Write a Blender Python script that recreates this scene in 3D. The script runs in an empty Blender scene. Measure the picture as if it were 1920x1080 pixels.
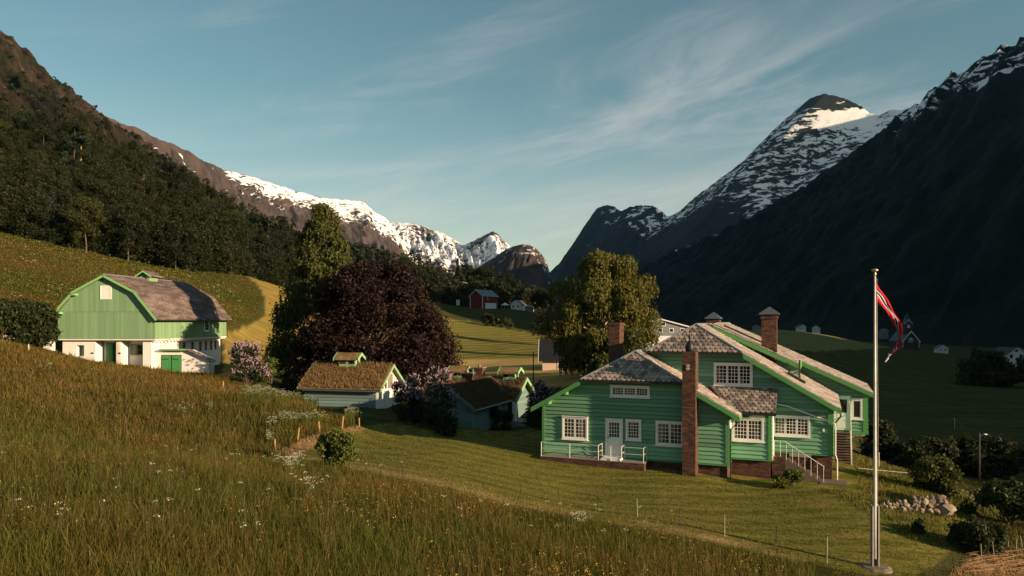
import bpy, math, random
import numpy as np
R = math.radians
sc = bpy.context.scene
col = sc.collection

# ------------------------------------------------------------------ camera, sky, sun, exposure
F, CX, CY = 1400.0, 960.0, 604.0          # focal length in photo pixels, principal point (eye level = z 0)
cam_d = bpy.data.cameras.new("camera")
cam = bpy.data.objects.new("camera", cam_d); col.objects.link(cam)
cam.location = (0, 0, 0); cam.rotation_euler = (R(90), 0, 0)
cam_d.sensor_width = 36.0; cam_d.lens = 36.0 * F / 1920.0
cam_d.shift_y = (CY - 540.0) / 1920.0
cam_d.clip_start = 0.1; cam_d.clip_end = 40000
sc.camera = cam

SUN_AZ, SUN_EL = 32.0, 13.0               # azimuth: degrees behind the camera's right-hand side
sdir = np.array([math.cos(R(SUN_AZ)) * math.cos(R(SUN_EL)), -math.sin(R(SUN_AZ)) * math.cos(R(SUN_EL)), math.sin(R(SUN_EL))])
sun_d = bpy.data.lights.new("sun", 'SUN'); sun_d.energy = 5.0; sun_d.angle = R(0.5); sun_d.color = (1.0, 0.74, 0.47)
sun = bpy.data.objects.new("sun", sun_d); col.objects.link(sun)
from mathutils import Vector, Matrix
sun.rotation_euler = Vector(sdir).to_track_quat('Z', 'Y').to_euler()
sun.location = (60, -40, 60)

world = bpy.data.worlds.new("World"); sc.world = world; world.use_nodes = True
wn, wl = world.node_tree.nodes, world.node_tree.links
wn.clear()
def WN(t, **k):
    n = wn.new(t)
    for a, b in k.items(): setattr(n, a, b)
    return n
sky = WN('ShaderNodeTexSky', sky_type='NISHITA', sun_disc=False)
sky.sun_elevation = R(SUN_EL); sky.sun_rotation = R(90 + SUN_AZ)
sky.altitude = 50; sky.air_density = 1.0; sky.dust_density = 0.3; sky.ozone_density = 1.6
# thin cirrus: noise on the direction projected to a high flat layer
tc = WN('ShaderNodeTexCoord'); sep = WN('ShaderNodeSeparateXYZ'); wl.new(tc.outputs['Generated'], sep.inputs[0])
def WM(op, a, b=None, c=None):
    n = WN('ShaderNodeMath', operation=op)
    for i, v in enumerate((a, b, c)):
        if v is None: continue
        if isinstance(v, (int, float)): n.inputs[i].default_value = v
        else: wl.new(v, n.inputs[i])
    return n.outputs[0]
def cloud_noise(tilt, scl, scale, off, lo, hi, dist=0.5, detail=9, rough=0.6):
    mp = WN('ShaderNodeMapping', vector_type='POINT'); mp.inputs['Rotation'].default_value = (0, R(tilt), 0); mp.inputs['Scale'].default_value = (1, 1, 1)
    wl.new(tc.outputs['Generated'], mp.inputs[0])
    m2 = WN('ShaderNodeMapping'); m2.inputs['Scale'].default_value = scl; m2.inputs['Location'].default_value = off; wl.new(mp.outputs[0], m2.inputs[0])
    nz = WN('ShaderNodeTexNoise'); nz.inputs['Scale'].default_value = scale; nz.inputs['Detail'].default_value = detail; nz.inputs['Roughness'].default_value = rough; nz.inputs['Distortion'].default_value = dist
    wl.new(m2.outputs[0], nz.inputs['Vector'])
    mr = WN('ShaderNodeMapRange', interpolation_type='SMOOTHSTEP'); mr.inputs[1].default_value = lo; mr.inputs[2].default_value = hi
    wl.new(nz.outputs['Fac'], mr.inputs[0]); return mr.outputs[0]
c1 = cloud_noise(17, (1.6, 1.6, 8.0), 1.5, (0.7, 0.2, 0.4), 0.44, 0.74, 0.7, 10, 0.64)      # long wisps rising to the right
c2 = cloud_noise(10, (1.0, 1.0, 2.2), 1.7, (2.3, 1.1, 0.9), 0.32, 0.66, 0.3, 3)                   # where they gather
c3 = cloud_noise(4, (1.5, 1.5, 14.0), 1.3, (5.1, 0.6, 2.2), 0.40, 0.78, 0.4, 8)                    # faint bands low over the valley
low = WN('ShaderNodeMapRange', interpolation_type='SMOOTHSTEP'); wl.new(sep.outputs[2], low.inputs[0]); low.inputs[1].default_value = 0.30; low.inputs[2].default_value = 0.02
cl = WM('ADD', WM('MULTIPLY', WM('MULTIPLY', c1, c2), 0.46), WM('MULTIPLY', WM('MULTIPLY', WM('ADD', WM('MULTIPLY', c3, 0.6), 0.36), low.outputs[0]), 1.0))
cl = WM('MINIMUM', cl, 0.82)
tint = WN('ShaderNodeMix', data_type='RGBA', blend_type='MULTIPLY'); tint.inputs[0].default_value = 1.0
wl.new(sky.outputs[0], tint.inputs[6]); tint.inputs[7].default_value = (0.88, 0.99, 0.80, 1)
mixc = WN('ShaderNodeMix', data_type='RGBA'); wl.new(cl, mixc.inputs[0]); wl.new(tint.outputs[2], mixc.inputs[6])
mixc.inputs[7].default_value = (6.0, 5.6, 5.0, 1)
bg = WN('ShaderNodeBackground'); bg.inputs['Strength'].default_value = 0.064
wo = WN('ShaderNodeOutputWorld'); wl.new(mixc.outputs[2], bg.inputs[0]); wl.new(bg.outputs[0], wo.inputs[0])
sc.view_settings.view_transform = 'Standard'; sc.view_settings.look = 'None'
sc.view_settings.exposure = 1.0; sc.view_settings.gamma = 1.0; sc.view_settings.use_curve_mapping = False
sc.render.engine = 'CYCLES'
sc.cycles.use_denoising = True
sc.cycles.max_bounces = 5; sc.cycles.diffuse_bounces = 2; sc.cycles.glossy_bounces = 2; sc.cycles.transmission_bounces = 3
sc.cycles.volume_bounces = 0; sc.cycles.transparent_max_bounces = 6

# ------------------------------------------------------------------ helpers
rng = np.random.default_rng(7)
random.seed(7)
def P(px, py, Y):                          # survey: photo pixel + distance -> point in metres
    return np.array([(px - CX) / F * Y, Y, -(py - CY) / F * Y])

def tag(o, label=None, cat=None, group=None, kind=None):
    if label: o['label'] = label
    if cat: o['category'] = cat
    if group: o['group'] = group
    if kind: o['kind'] = kind
    return o
def mesh_of(name, verts, faces, mat, smooth=False):
    me = bpy.data.meshes.new(name)
    me.from_pydata([tuple(map(float, v)) for v in verts], [], faces); me.update()
    if mat: me.materials.append(mat)
    if smooth:
        for p in me.polygons: p.use_smooth = True
    return me
def link(name, me, parent=None):
    o = bpy.data.objects.new(name, me); col.objects.link(o)
    if parent is not None: o.parent = parent
    return o
def np_mesh(name, verts, faces, mat, smooth=False):   # verts (N,3), faces (M,k) int arrays of one k
    me = bpy.data.meshes.new(name)
    verts = np.ascontiguousarray(verts, dtype=np.float32); faces = np.ascontiguousarray(faces, dtype=np.int32)
    M, k = faces.shape
    me.vertices.add(len(verts)); me.vertices.foreach_set('co', verts.ravel())
    me.loops.add(M * k); me.loops.foreach_set('vertex_index', faces.ravel())
    me.polygons.add(M); me.polygons.foreach_set('loop_start', np.arange(0, M * k, k, dtype=np.int32))
    try: me.polygons.foreach_set('loop_total', np.full(M, k, dtype=np.int32))
    except Exception: pass
    if smooth: me.polygons.foreach_set('use_smooth', np.ones(M, dtype=bool))
    me.update(calc_edges=True); me.validate()
    if mat: me.materials.append(mat)
    return me
def empty(name, loc, rz=0.0):
    o = bpy.data.objects.new(name, None); col.objects.link(o)
    o.location = tuple(map(float, loc)); o.rotation_euler = (0, 0, rz); o.empty_display_size = 0.5
    return o
class MB:
    def __init__(s): s.v = []; s.f = []
    def add(s, vs, fs):
        n = len(s.v); s.v += [tuple(map(float, p)) for p in vs]; s.f += [tuple(n + i for i in f) for f in fs]; return s
    def box(s, a, b):
        x0, y0, z0 = [min(p, q) for p, q in zip(a, b)]; x1, y1, z1 = [max(p, q) for p, q in zip(a, b)]
        return s.add([(x0,y0,z0),(x1,y0,z0),(x1,y1,z0),(x0,y1,z0),(x0,y0,z1),(x1,y0,z1),(x1,y1,z1),(x0,y1,z1)],
                     [(3,2,1,0),(4,5,6,7),(0,1,5,4),(1,2,6,5),(2,3,7,6),(3,0,4,7)])
    def prism(s, poly, off):               # polygon (list of 3D points) pushed along off
        n = len(poly); p = [np.array(q, float) for q in poly]; off = np.array(off, float)
        vs = p + [q + off for q in p]
        nrm = np.zeros(3)
        for i in range(n): nrm += np.cross(p[i] - p[0], p[(i + 1) % n] - p[0])
        fl = np.dot(nrm, off) > 0
        fs = [tuple(range(n)), tuple(range(2 * n - 1, n - 1, -1))] + [(i, i + n, (i + 1) % n + n, (i + 1) % n) for i in range(n)]
        if fl: fs = [tuple(reversed(f)) for f in fs]
        return s.add(vs, fs)
    def tube(s, pts, rad, n=8, cap=True):
        pts = [np.array(p, float) for p in pts]
        if np.isscalar(rad): rad = [rad] * len(pts)
        rings = []
        for i, p in enumerate(pts):
            d = pts[min(i + 1, len(pts) - 1)] - pts[max(i - 1, 0)]; d = d / (np.linalg.norm(d) + 1e-9)
            a = np.cross(d, (0, 0, 1) if abs(d[2]) < 0.9 else (1, 0, 0)); a /= np.linalg.norm(a); b = np.cross(d, a)
            rings.append([p + rad[i] * (math.cos(2 * math.pi * k / n) * a + math.sin(2 * math.pi * k / n) * b) for k in range(n)])
        vs = [q for r in rings for q in r]; fs = []
        for i in range(len(rings) - 1):
            for k in range(n): fs.append((i * n + k, i * n + (k + 1) % n, (i + 1) * n + (k + 1) % n, (i + 1) * n + k))
        if cap: fs += [tuple(range(n - 1, -1, -1)), tuple((len(rings) - 1) * n + k for k in range(n))]
        return s.add(vs, fs)
    def lathe(s, prof, c=(0, 0, 0), n=16):
        vs = []; fs = []
        for r, z in prof:
            for k in range(n): vs.append((c[0] + r * math.cos(2 * math.pi * k / n), c[1] + r * math.sin(2 * math.pi * k / n), c[2] + z))
        for i in range(len(prof) - 1):
            for k in range(n): fs.append((i * n + k, i * n + (k + 1) % n, (i + 1) * n + (k + 1) % n, (i + 1) * n + k))
        fs += [tuple(range(n - 1, -1, -1)), tuple((len(prof) - 1) * n + k for k in range(n))]
        return s.add(vs, fs)
    def build(s, name, mat, parent=None, smooth=False, **t):
        o = link(name, mesh_of(name, s.v, s.f, mat, smooth), parent)
        return tag(o, **t)

def clip(poly, axis, val, keep_above):     # clip a list of nD points by one coordinate
    out = []
    n = len(poly)
    for i in range(n):
        a, b = poly[i], poly[(i + 1) % n]
        ia = (a[axis] >= val) if keep_above else (a[axis] <= val)
        ib = (b[axis] >= val) if keep_above else (b[axis] <= val)
        if ia: out.append(a)
        if ia != ib:
            t = (val - a[axis]) / (b[axis] - a[axis]); out.append(tuple(a[k] + t * (b[k] - a[k]) for k in range(len(a))))
    return out
def clip_convex(poly, conv):               # 2D clip by a convex polygon (any winding)
    area = sum(conv[i][0] * conv[(i + 1) % len(conv)][1] - conv[(i + 1) % len(conv)][0] * conv[i][1] for i in range(len(conv)))
    if area < 0: conv = conv[::-1]
    for i in range(len(conv)):
        a, b = conv[i], conv[(i + 1) % len(conv)]; out = []
        def sd(p): return (b[0] - a[0]) * (p[1] - a[1]) - (b[1] - a[1]) * (p[0] - a[0])
        for j in range(len(poly)):
            p, q = poly[j], poly[(j + 1) % len(poly)]; dp, dq = sd(p), sd(q)
            if dp >= 0: out.append(p)
            if (dp >= 0) != (dq >= 0):
                t = dp / (dp - dq); out.append((p[0] + t * (q[0] - p[0]), p[1] + t * (q[1] - p[1])))
        poly = out
        if len(poly) < 3: return []
    return poly

# noise ------------------------------------------------------------
def perlin(x, y, seed=0):
    r = np.random.default_rng(seed); perm = r.permutation(512); ang = r.random(512) * 2 * np.pi
    gx, gy = np.cos(ang), np.sin(ang)
    xi, yi = np.floor(x).astype(int), np.floor(y).astype(int); xf, yf = x - xi, y - yi
    def g(i, j, dx, dy):
        h = perm[(perm[i & 511] + j) & 511]; return gx[h] * dx + gy[h] * dy
    u, v = xf ** 3 * (xf * (xf * 6 - 15) + 10), yf ** 3 * (yf * (yf * 6 - 15) + 10)
    a = g(xi, yi, xf, yf) * (1 - u) + g(xi + 1, yi, xf - 1, yf) * u
    b = g(xi, yi + 1, xf, yf - 1) * (1 - u) + g(xi + 1, yi + 1, xf - 1, yf - 1) * u
    return (a * (1 - v) + b * v) * 1.5
def fbm(x, y, oct=5, seed=0, gain=0.5, ridged=False):
    s = np.zeros_like(x, dtype=float); a = 1.0; t = 0
    for o in range(oct):
        n = perlin(x * 2 ** o, y * 2 ** o, seed + o * 13)
        s += a * ((1 - 2 * np.abs(n)) if ridged else n); t += a; a *= gain
    return s / t
def sstep(e0, e1, x):
    t = np.clip((x - e0) / (e1 - e0), 0, 1); return t * t * (3 - 2 * t)

# materials --------------------------------------------------------
class NT:
    def __init__(s, name):
        s.m = bpy.data.materials.new(name); s.m.use_nodes = True; s.n = s.m.node_tree.nodes; s.l = s.m.node_tree.links
        s.b = s.n['Principled BSDF']
    def new(s, t, **k):
        n = s.n.new(t)
        for a, b in k.items(): setattr(n, a, b)
        return n
    def put(s, v, inp):
        if v is None: return
        if isinstance(v, (int, float)): inp.default_value = v
        elif isinstance(v, (tuple, list)): inp.default_value = tuple(v) + ((1,) if len(v) == 3 and inp.type == 'RGBA' else ())
        else: s.l.new(v, inp)
    def math(s, op, a, b=None, c=None):
        n = s.new('ShaderNodeMath', operation=op)
        for i, v in enumerate((a, b, c)): s.put(v, n.inputs[i])
        return n.outputs[0]
    def coord(s, scale=(1, 1, 1), src='Object', rot=(0, 0, 0)):
        if src.startswith('@'):
            a = s.new('ShaderNodeAttribute', attribute_name=src[1:]); v = a.outputs['Vector']
        elif src == 'World':
            v = s.new('ShaderNodeNewGeometry').outputs['Position']
        else: v = s.new('ShaderNodeTexCoord').outputs[src]
        mp = s.new('ShaderNodeMapping'); mp.inputs['Scale'].default_value = scale; mp.inputs['Rotation'].default_value = rot
        s.l.new(v, mp.inputs[0]); return mp.outputs[0]
    def noise(s, vec, scale, detail=4, rough=0.55, dist=0.0):
        n = s.new('ShaderNodeTexNoise'); s.l.new(vec, n.inputs['Vector'])
        n.inputs['Scale'].default_value = scale; n.inputs['Detail'].default_value = detail; n.inputs['Roughness'].default_value = rough; n.inputs['Distortion'].default_value = dist
        return n.outputs['Fac']
    def ramp(s, fac, lo, hi, smooth=True):
        n = s.new('ShaderNodeMapRange'); n.interpolation_type = 'SMOOTHSTEP' if smooth else 'LINEAR'
        s.put(fac, n.inputs[0]); n.inputs[1].default_value = lo; n.inputs[2].default_value = hi; return n.outputs[0]
    def mix(s, fac, a, b, mode='MIX'):
        n = s.new('ShaderNodeMix', data_type='RGBA', blend_type=mode); s.put(fac, n.inputs[0]); s.put(a, n.inputs[6]); s.put(b, n.inputs[7]); return n.outputs[2]
    def attr(s, name): return s.new('ShaderNodeAttribute', attribute_name=name)
    def rnd(s): return s.new('ShaderNodeObjectInfo').outputs['Random']
    def isl(s): return s.new('ShaderNodeNewGeometry').outputs['Random Per Island']
    def bump(s, h, strength=0.3, dist=0.05):
        n = s.new('ShaderNodeBump'); s.put(h, n.inputs['Height']); n.inputs['Strength'].default_value = strength; n.inputs['Distance'].default_value = dist
        s.l.new(n.outputs[0], s.b.inputs['Normal'])
    def val(s, c, amt_v):                  # multiply brightness by 1 +- amount*(rnd-.5)
        k = s.math('MULTIPLY_ADD', amt_v, 1.0, 0.0)
        n = s.new('ShaderNodeHueSaturation'); s.put(c, n.inputs['Color']); s.l.new(k, n.inputs['Value']); return n.outputs[0]
    def done(s, color, rough=0.8, spec=0.3, metal=0.0):
        s.put(color, s.b.inputs['Base Color']); s.put(rough, s.b.inputs['Roughness']); s.b.inputs['Specular IOR Level'].default_value = spec
        s.b.inputs['Metallic'].default_value = metal; return s.m
def spread(t, r, lo, hi): return t.math('MULTIPLY_ADD', r, hi - lo, lo)

def paint(name, c, var=0.12, wear=0.25, worn=None, grain=(1, 1, 14), rough=0.6, bump=0.15):
    t = NT(name); v = t.coord(grain)
    n1 = t.noise(v, 1.3, 6, 0.65); n2 = t.noise(t.coord((1, 1, 1)), 0.8, 4)
    base = t.val(c, spread(t, t.rnd(), 1 - var, 1 + var))
    base = t.mix(t.ramp(n1, 0.52, 0.8), base, tuple(x * 0.72 for x in c))
    w = t.math('MULTIPLY', t.ramp(t.noise(v, 2.6, 8, 0.7), 0.56, 0.72), t.ramp(n2, 0.42, 0.62))
    base = t.mix(t.math('MULTIPLY', w, wear), base, worn or tuple(min(1, x * 0.6 + 0.12) for x in c))
    t.bump(n1, bump, 0.02)
    return t.done(base, rough, 0.35)
M = {}
M['house_green'] = paint('house_green_paint', (0.145, 0.315, 0.185), 0.30, 0.65, (0.22, 0.36, 0.24), (0.7, 0.7, 9))
M['trim_green'] = paint('trim_green_paint', (0.085, 0.265, 0.082), 0.05, 0.3)
M['barn_green'] = paint('barn_green_paint', (0.185, 0.300, 0.155), 0.12, 0.5, (0.25, 0.35, 0.20), (9, 9, 0.7))
M['barn_trim'] = paint('barn_trim_green', (0.20, 0.42, 0.15), 0.05, 0.2)
M['door_green'] = paint('door_green_paint', (0.055, 0.24, 0.075), 0.08, 0.3, None, (9, 9, 0.8))
M['white'] = paint('white_paint', (0.78, 0.76, 0.72), 0.03, 0.35, (0.52, 0.49, 0.44), (3, 3, 3), 0.5)
M['cot_blue'] = paint('cottage_grey_blue_boards', (0.125, 0.185, 0.175), 0.22, 0.5, (0.24, 0.28, 0.26), (0.7, 0.7, 9), 0.8)
M['cot_white'] = paint('cottage_worn_white_boards', (0.62, 0.62, 0.58), 0.08, 0.6, (0.42, 0.42, 0.40), (1, 1, 9), 0.75)
M['cot_green'] = paint('cottage_green_trim', (0.22, 0.40, 0.20), 0.06, 0.3)
M['wood_grey'] = paint('grey_weathered_wood', (0.20, 0.165, 0.13), 0.15, 0.4, (0.3, 0.27, 0.23), (5, 5, 1))
M['stake'] = paint('raw_wood_stake', (0.42, 0.24, 0.11), 0.15, 0.3, None, (4, 4, 1))
M['dark_wood'] = paint('dark_brown_boards', (0.035, 0.028, 0.022), 0.1, 0.2)
M['step_wood'] = paint('brown_step_boards', (0.13, 0.095, 0.07), 0.2, 0.4)
M['red_barn'] = paint('barn_red_paint', (0.16, 0.018, 0.016), 0.1, 0.3, (0.2, 0.05, 0.04), (9, 9, 1))
M['far_white'] = paint('distant_white_paint', (0.62, 0.62, 0.60), 0.06, 0.1)
M['far_grey'] = paint('distant_grey_paint', (0.16, 0.17, 0.18), 0.1, 0.1)
M['beige'] = paint('beige_render', (0.47, 0.36, 0.28), 0.05, 0.15)

def plaster():
    t = NT('white_plaster'); n = t.noise(t.coord(), 1.1, 8, 0.7); n2 = t.noise(t.coord((1, 1, 0.4)), 0.55, 5)
    c = t.mix(t.ramp(n, 0.5, 0.75), (0.74, 0.69, 0.64), (0.58, 0.50, 0.45)); c = t.mix(t.ramp(n2, 0.58, 0.72), c, (0.48, 0.36, 0.27))
    t.bump(n, 0.3, 0.04); return t.done(c, 0.9, 0.15)
M['plaster'] = plaster()
def brick_mat():
    t = NT('brick'); g = t.new('ShaderNodeNewGeometry'); tcn = t.new('ShaderNodeTexCoord')
    sp = t.new('ShaderNodeSeparateXYZ'); t.l.new(tcn.outputs['Object'], sp.inputs[0])
    xy = t.math('ADD', sp.outputs[0], sp.outputs[1]); cb = t.new('ShaderNodeCombineXYZ'); t.l.new(xy, cb.inputs[0]); t.l.new(sp.outputs[2], cb.inputs[1])
    b = t.new('ShaderNodeTexBrick'); t.l.new(cb.outputs[0], b.inputs['Vector']); b.inputs['Scale'].default_value = 1.0
    b.inputs['Brick Width'].default_value = 0.24; b.inputs['Row Height'].default_value = 0.085; b.inputs['Mortar Size'].default_value = 0.013
    b.inputs['Color1'].default_value = (0.170, 0.066, 0.040, 1); b.inputs['Color2'].default_value = (0.045, 0.022, 0.017, 1); b.inputs['Mortar'].default_value = (0.085, 0.062, 0.050, 1)
    n = t.noise(t.coord(), 2.4, 6, 0.7)
    c = t.mix(t.ramp(n, 0.45, 0.75), b.outputs['Color'], (0.035, 0.025, 0.022))
    c = t.mix(t.ramp(t.noise(t.coord(), 5.1, 3), 0.62, 0.8), c, (0.24, 0.14, 0.09))
    h = t.math('SUBTRACT', t.math('MULTIPLY', n, 0.4), b.outputs['Fac'])
    t.bump(h, 0.7, 0.02); return t.done(c, 0.9, 0.15)
M['brick'] = brick_mat()
def slate_mat(name, c, var=0.5, bright=(0.42, 0.36, 0.31), isl=False):
    t = NT(name); r = t.isl() if isl else t.rnd(); n = t.noise(t.coord(), 3.0, 6, 0.65)
    base = t.val(c, spread(t, r, 1 - var, 1 + var))
    base = t.mix(t.ramp(n, 0.55, 0.75), base, bright); base = t.mix(t.ramp(t.noise(t.coord(), 1.1, 5), 0.58, 0.72), base, (0.09, 0.085, 0.075))
    t.bump(n, 0.35, 0.03); return t.done(base, 0.75, 0.3)
M['slate'] = slate_mat('lichened_slate', (0.25, 0.20, 0.17), 0.6)
M['slate_field'] = slate_mat('pale_slate_courses', (0.36, 0.30, 0.26), 0.45, (0.50, 0.41, 0.34), isl=True)
def barn_roof_mat():
    t = NT('weathered_barn_roof'); v = t.coord((1, 1, 1)); n = t.noise(t.coord((2.2, 0.5, 1), rot=(0, 0, R(25))), 0.8, 8, 0.7)
    c = t.mix(t.ramp(n, 0.38, 0.68), (0.085, 0.062, 0.055), (0.24, 0.18, 0.16)); c = t.mix(t.ramp(t.noise(v, 2.2, 6, 0.7), 0.52, 0.75), c, (0.05, 0.04, 0.036))
    t.bump(n, 0.4, 0.05); return t.done(c, 0.85, 0.25)
M['barn_roof'] = barn_roof_mat()
def turf_mat(nm, a, b):
    t = NT(nm); n = t.noise(t.coord(), 1.1, 8, 0.7)
    c = t.mix(t.ramp(n, 0.35, 0.65), a, b); t.bump(n, 0.6, 0.1); return t.done(c, 1.0, 0.0)
M['turf'] = turf_mat('dry_turf', (0.30, 0.175, 0.085), (0.13, 0.095, 0.045)); M['turf_dark'] = turf_mat('shaded_brown_turf', (0.13, 0.085, 0.055), (0.06, 0.045, 0.028))  # second turf is a darker copy, the house's shade put into its colour
def blade_mat(name, trans=0.35):           # leaves and blades coloured by a vertex attribute
    t = NT(name); a = t.attr('col').outputs['Color']
    t.done(a, 0.75, 0.12)
    tr = t.new('ShaderNodeBsdfTranslucent'); t.l.new(a, tr.inputs['Color']); mx = t.new('ShaderNodeMixShader'); mx.inputs[0].default_value = trans
    t.l.new(t.b.outputs[0], mx.inputs[1]); t.l.new(tr.outputs[0], mx.inputs[2]); t.l.new(mx.outputs[0], t.n['Material Output'].inputs['Surface'])
    return t.m
M['blade'] = blade_mat('grass_blade')
def leaf_mat(name, c1, c2, trans=0.3, var=0.45):
    t = NT(name); r = t.isl(); o = t.rnd()
    c = t.mix(r, c1, c2); c = t.val(c, spread(t, o, 1 - var * 0.5, 1 + var * 0.5))
    t.done(c, 0.6, 0.2)
    tr = t.new('ShaderNodeBsdfTranslucent'); t.l.new(c, tr.inputs['Color']); mx = t.new('ShaderNodeMixShader'); mx.inputs[0].default_value = trans
    t.l.new(t.b.outputs[0], mx.inputs[1]); t.l.new(tr.outputs[0], mx.inputs[2]); t.l.new(mx.outputs[0], t.n['Material Output'].inputs['Surface'])
    return t.m
M['leaf_birch'] = leaf_mat('birch_leaf', (0.038, 0.050, 0.012), (0.075, 0.082, 0.018))
M['leaf_beech'] = leaf_mat('copper_beech_leaf', (0.014, 0.007, 0.005), (0.030, 0.015, 0.009), 0.15)
M['leaf_weep'] = leaf_mat('weeping_birch_leaf', (0.075, 0.080, 0.013), (0.125, 0.115, 0.020))
M['leaf_forest'] = leaf_mat('forest_leaf', (0.012, 0.019, 0.006), (0.028, 0.034, 0.009))
M['leaf_light'] = leaf_mat('light_forest_leaf', (0.026, 0.032, 0.008), (0.048, 0.052, 0.012))
M['leaf_spruce'] = leaf_mat('spruce_needle', (0.010, 0.020, 0.010), (0.022, 0.032, 0.014), 0.1)
M['leaf_bush'] = leaf_mat('bush_leaf', (0.060, 0.080, 0.014), (0.10, 0.12, 0.022))
M['leaf_dark'] = leaf_mat('dark_bush_leaf', (0.022, 0.032, 0.010), (0.042, 0.055, 0.015))
M['lilac'] = leaf_mat('lilac_blossom', (0.36, 0.20, 0.33), (0.62, 0.44, 0.55), 0.25)
M['umbel'] = leaf_mat('white_umbel', (0.55, 0.52, 0.40), (0.75, 0.72, 0.58), 0.3)
M['buttercup'] = leaf_mat('yellow_flower', (0.50, 0.24, 0.03), (0.62, 0.45, 0.10), 0.2)
def bark_mat(name, a, b):
    t = NT(name); n = t.noise(t.coord((3, 3, 1)), 1.2, 6, 0.7); t.bump(n, 0.5, 0.05); return t.done(t.mix(t.ramp(n, 0.4, 0.65), a, b), 0.9, 0.1)
M['bark'] = bark_mat('brown_bark', (0.07, 0.05, 0.035), (0.13, 0.10, 0.075))
M['birch_bark'] = bark_mat('birch_bark', (0.42, 0.35, 0.28), (0.16, 0.12, 0.09))
def glass():
    t = NT('dark_window_glass'); n = t.noise(t.coord(), 0.9, 3)
    cu_ = t.noise(t.coord((3.0, 3.0, 0.6)), 1.1, 4, 0.6)
    return t.done(t.mix(t.ramp(cu_, 0.54, 0.62), t.mix(t.ramp(t.rnd(), 0.2, 0.9), (0.010, 0.011, 0.013), (0.045, 0.036, 0.030)), (0.15, 0.125, 0.10)), 0.06, 0.6)
M['glass'] = glass()
def plain(name, c, rough=0.6, metal=0.0, spec=0.4):
    t = NT(name); n = t.noise(t.coord(), 4.0, 5, 0.6); t.bump(n, 0.08, 0.02)
    return t.done(t.mix(t.ramp(n, 0.45, 0.75), c, tuple(x * 0.75 for x in c)), rough, spec, metal)
M['metal_dark'] = plain('dark_sheet_metal', (0.03, 0.03, 0.032), 0.5, 0.3)
M['metal_grey'] = plain('grey_sheet_metal', (0.16, 0.17, 0.18), 0.45, 0.6)
M['zinc'] = plain('zinc_flashing', (0.30, 0.31, 0.32), 0.45, 0.5)
M['iron'] = plain('pale_iron', (0.45, 0.38, 0.30), 0.6, 0.0)
M['rail_white'] = plain('white_rail_paint', (0.68, 0.64, 0.58), 0.4)
M['pole_white'] = plain('white_flagpole_paint', (0.62, 0.58, 0.54), 0.35)
M['concrete'] = plain('grey_concrete', (0.27, 0.24, 0.21), 0.9, 0, 0.1)
M['black'] = plain('black_iron', (0.012, 0.012, 0.013), 0.5)
M['gold'] = plain('gilt_finial', (0.62, 0.50, 0.28), 0.3, 0.7)
M['stone'] = slate_mat('field_stone', (0.17, 0.13, 0.095), 0.5, (0.26, 0.20, 0.15))
M['fl_red'] = plain('flag_red_cloth', (0.42, 0.018, 0.035), 0.8, 0, 0.1)
M['fl_white'] = plain('flag_white_cloth', (0.66, 0.66, 0.66), 0.8, 0, 0.1)
M['fl_blue'] = plain('flag_blue_cloth', (0.012, 0.022, 0.075), 0.8, 0, 0.1)
M['tarmac'] = plain('pale_gravel_road', (0.30, 0.29, 0.28), 0.9, 0, 0.1)
# ------------------------------------------------------------------ terrain
CT = [(0,1080,11),(480,1080,13),(960,1080,15.5),(1200,1080,18),(1400,1075,21),(1640,1067,24),(1900,1060,26.5),
 (0,900,19),(300,900,21),(560,905,25.5),(800,925,26),(1000,957,26.5),(1200,995,25),(1400,1040,24),
 (0,760,38),(300,760,43),(450,765,45),(600,778,48),(641,806,46),(557,829,40),(520,847,38),(632,868,33.5),(680,880,31.5),
 (0,645,70),(118,664,84),(189,679,84.2),(290,693,83),(345,703,83.8),(412,682,100),(500,722,68),(440,716,66),(706,766,64),(560,760,64),(748,768,68),
 (887,804,57),(962,800,64),(797,795,58),(1000,800,60),
 (700,815,46),(1000,858,41),(850,830,43.5),(1215,885,38.3),(1310,896,37.4),(1370,907,36.9),(1446,908,37),(1562,903,37.7),(1600,872,43.5),
 (1100,925,33.5),(1300,950,31.5),(1500,982,29.2),(1640,988,29.3),(1715,968,32),(1780,967,33),(1830,1040,27.5),(1900,965,36),(1850,925,45),
 (1700,870,66),(1836,905,50),(1789,840,76),(1900,862,80),(1700,780,120),(1900,760,140),(1650,720,180),(1900,700,250),(1720,655,420),(1900,688,300),
 (1400,640,230),(1400,620,300),(1560,630,300),(1640,650,290),(1400,640,420),(1600,645,460),(1200,700,70),(1040,699,95),(1230,660,300),(1100,660,150),
 (850,690,112),(1000,692,102),(900,640,175),(850,602,235),(1040,634,205),(1000,600,290),(905,578,335),(985,583,345),(850,573,345),(780,556,310),
 (560,640,132),(470,640,122),(470,690,88),(530,558,175),(450,520,178),(480,580,150),(300,500,168),(200,480,162),(0,437,156),(100,560,112),(300,520,146),(0,560,106),(430,600,126)]
pts = [P(*c) for c in CT]
pts += [np.array(p, float) for p in [(0,4,-4.4),(-6,2,-3.6),(8,4,-5.6),(20,8,-8.2),(0,-12,-4.2),(-30,-20,-0.5),(30,-15,-9.5),(0,-60,-4),(-60,-30,3),(-80,30,7),(-90,80,8),
   (45,20,-11),(80,30,-14),(70,-30,-13),(120,60,-16),(160,130,-18),(-160,120,30),(-260,150,55),(-200,250,45),(-250,0,40),(0,-300,-8),(250,-200,-15),(300,200,-19),(400,500,-20),(150,600,-18),(-150,420,38),(-60,440,16),(-260,400,75),(20,450,3)]]
CP = np.array(pts)
def warp(X, Y):
    r = np.sqrt(X * X + Y * Y) + 1e-6; k = 10 * np.log1p(r / 14) / r; return X * k, Y * k
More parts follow.
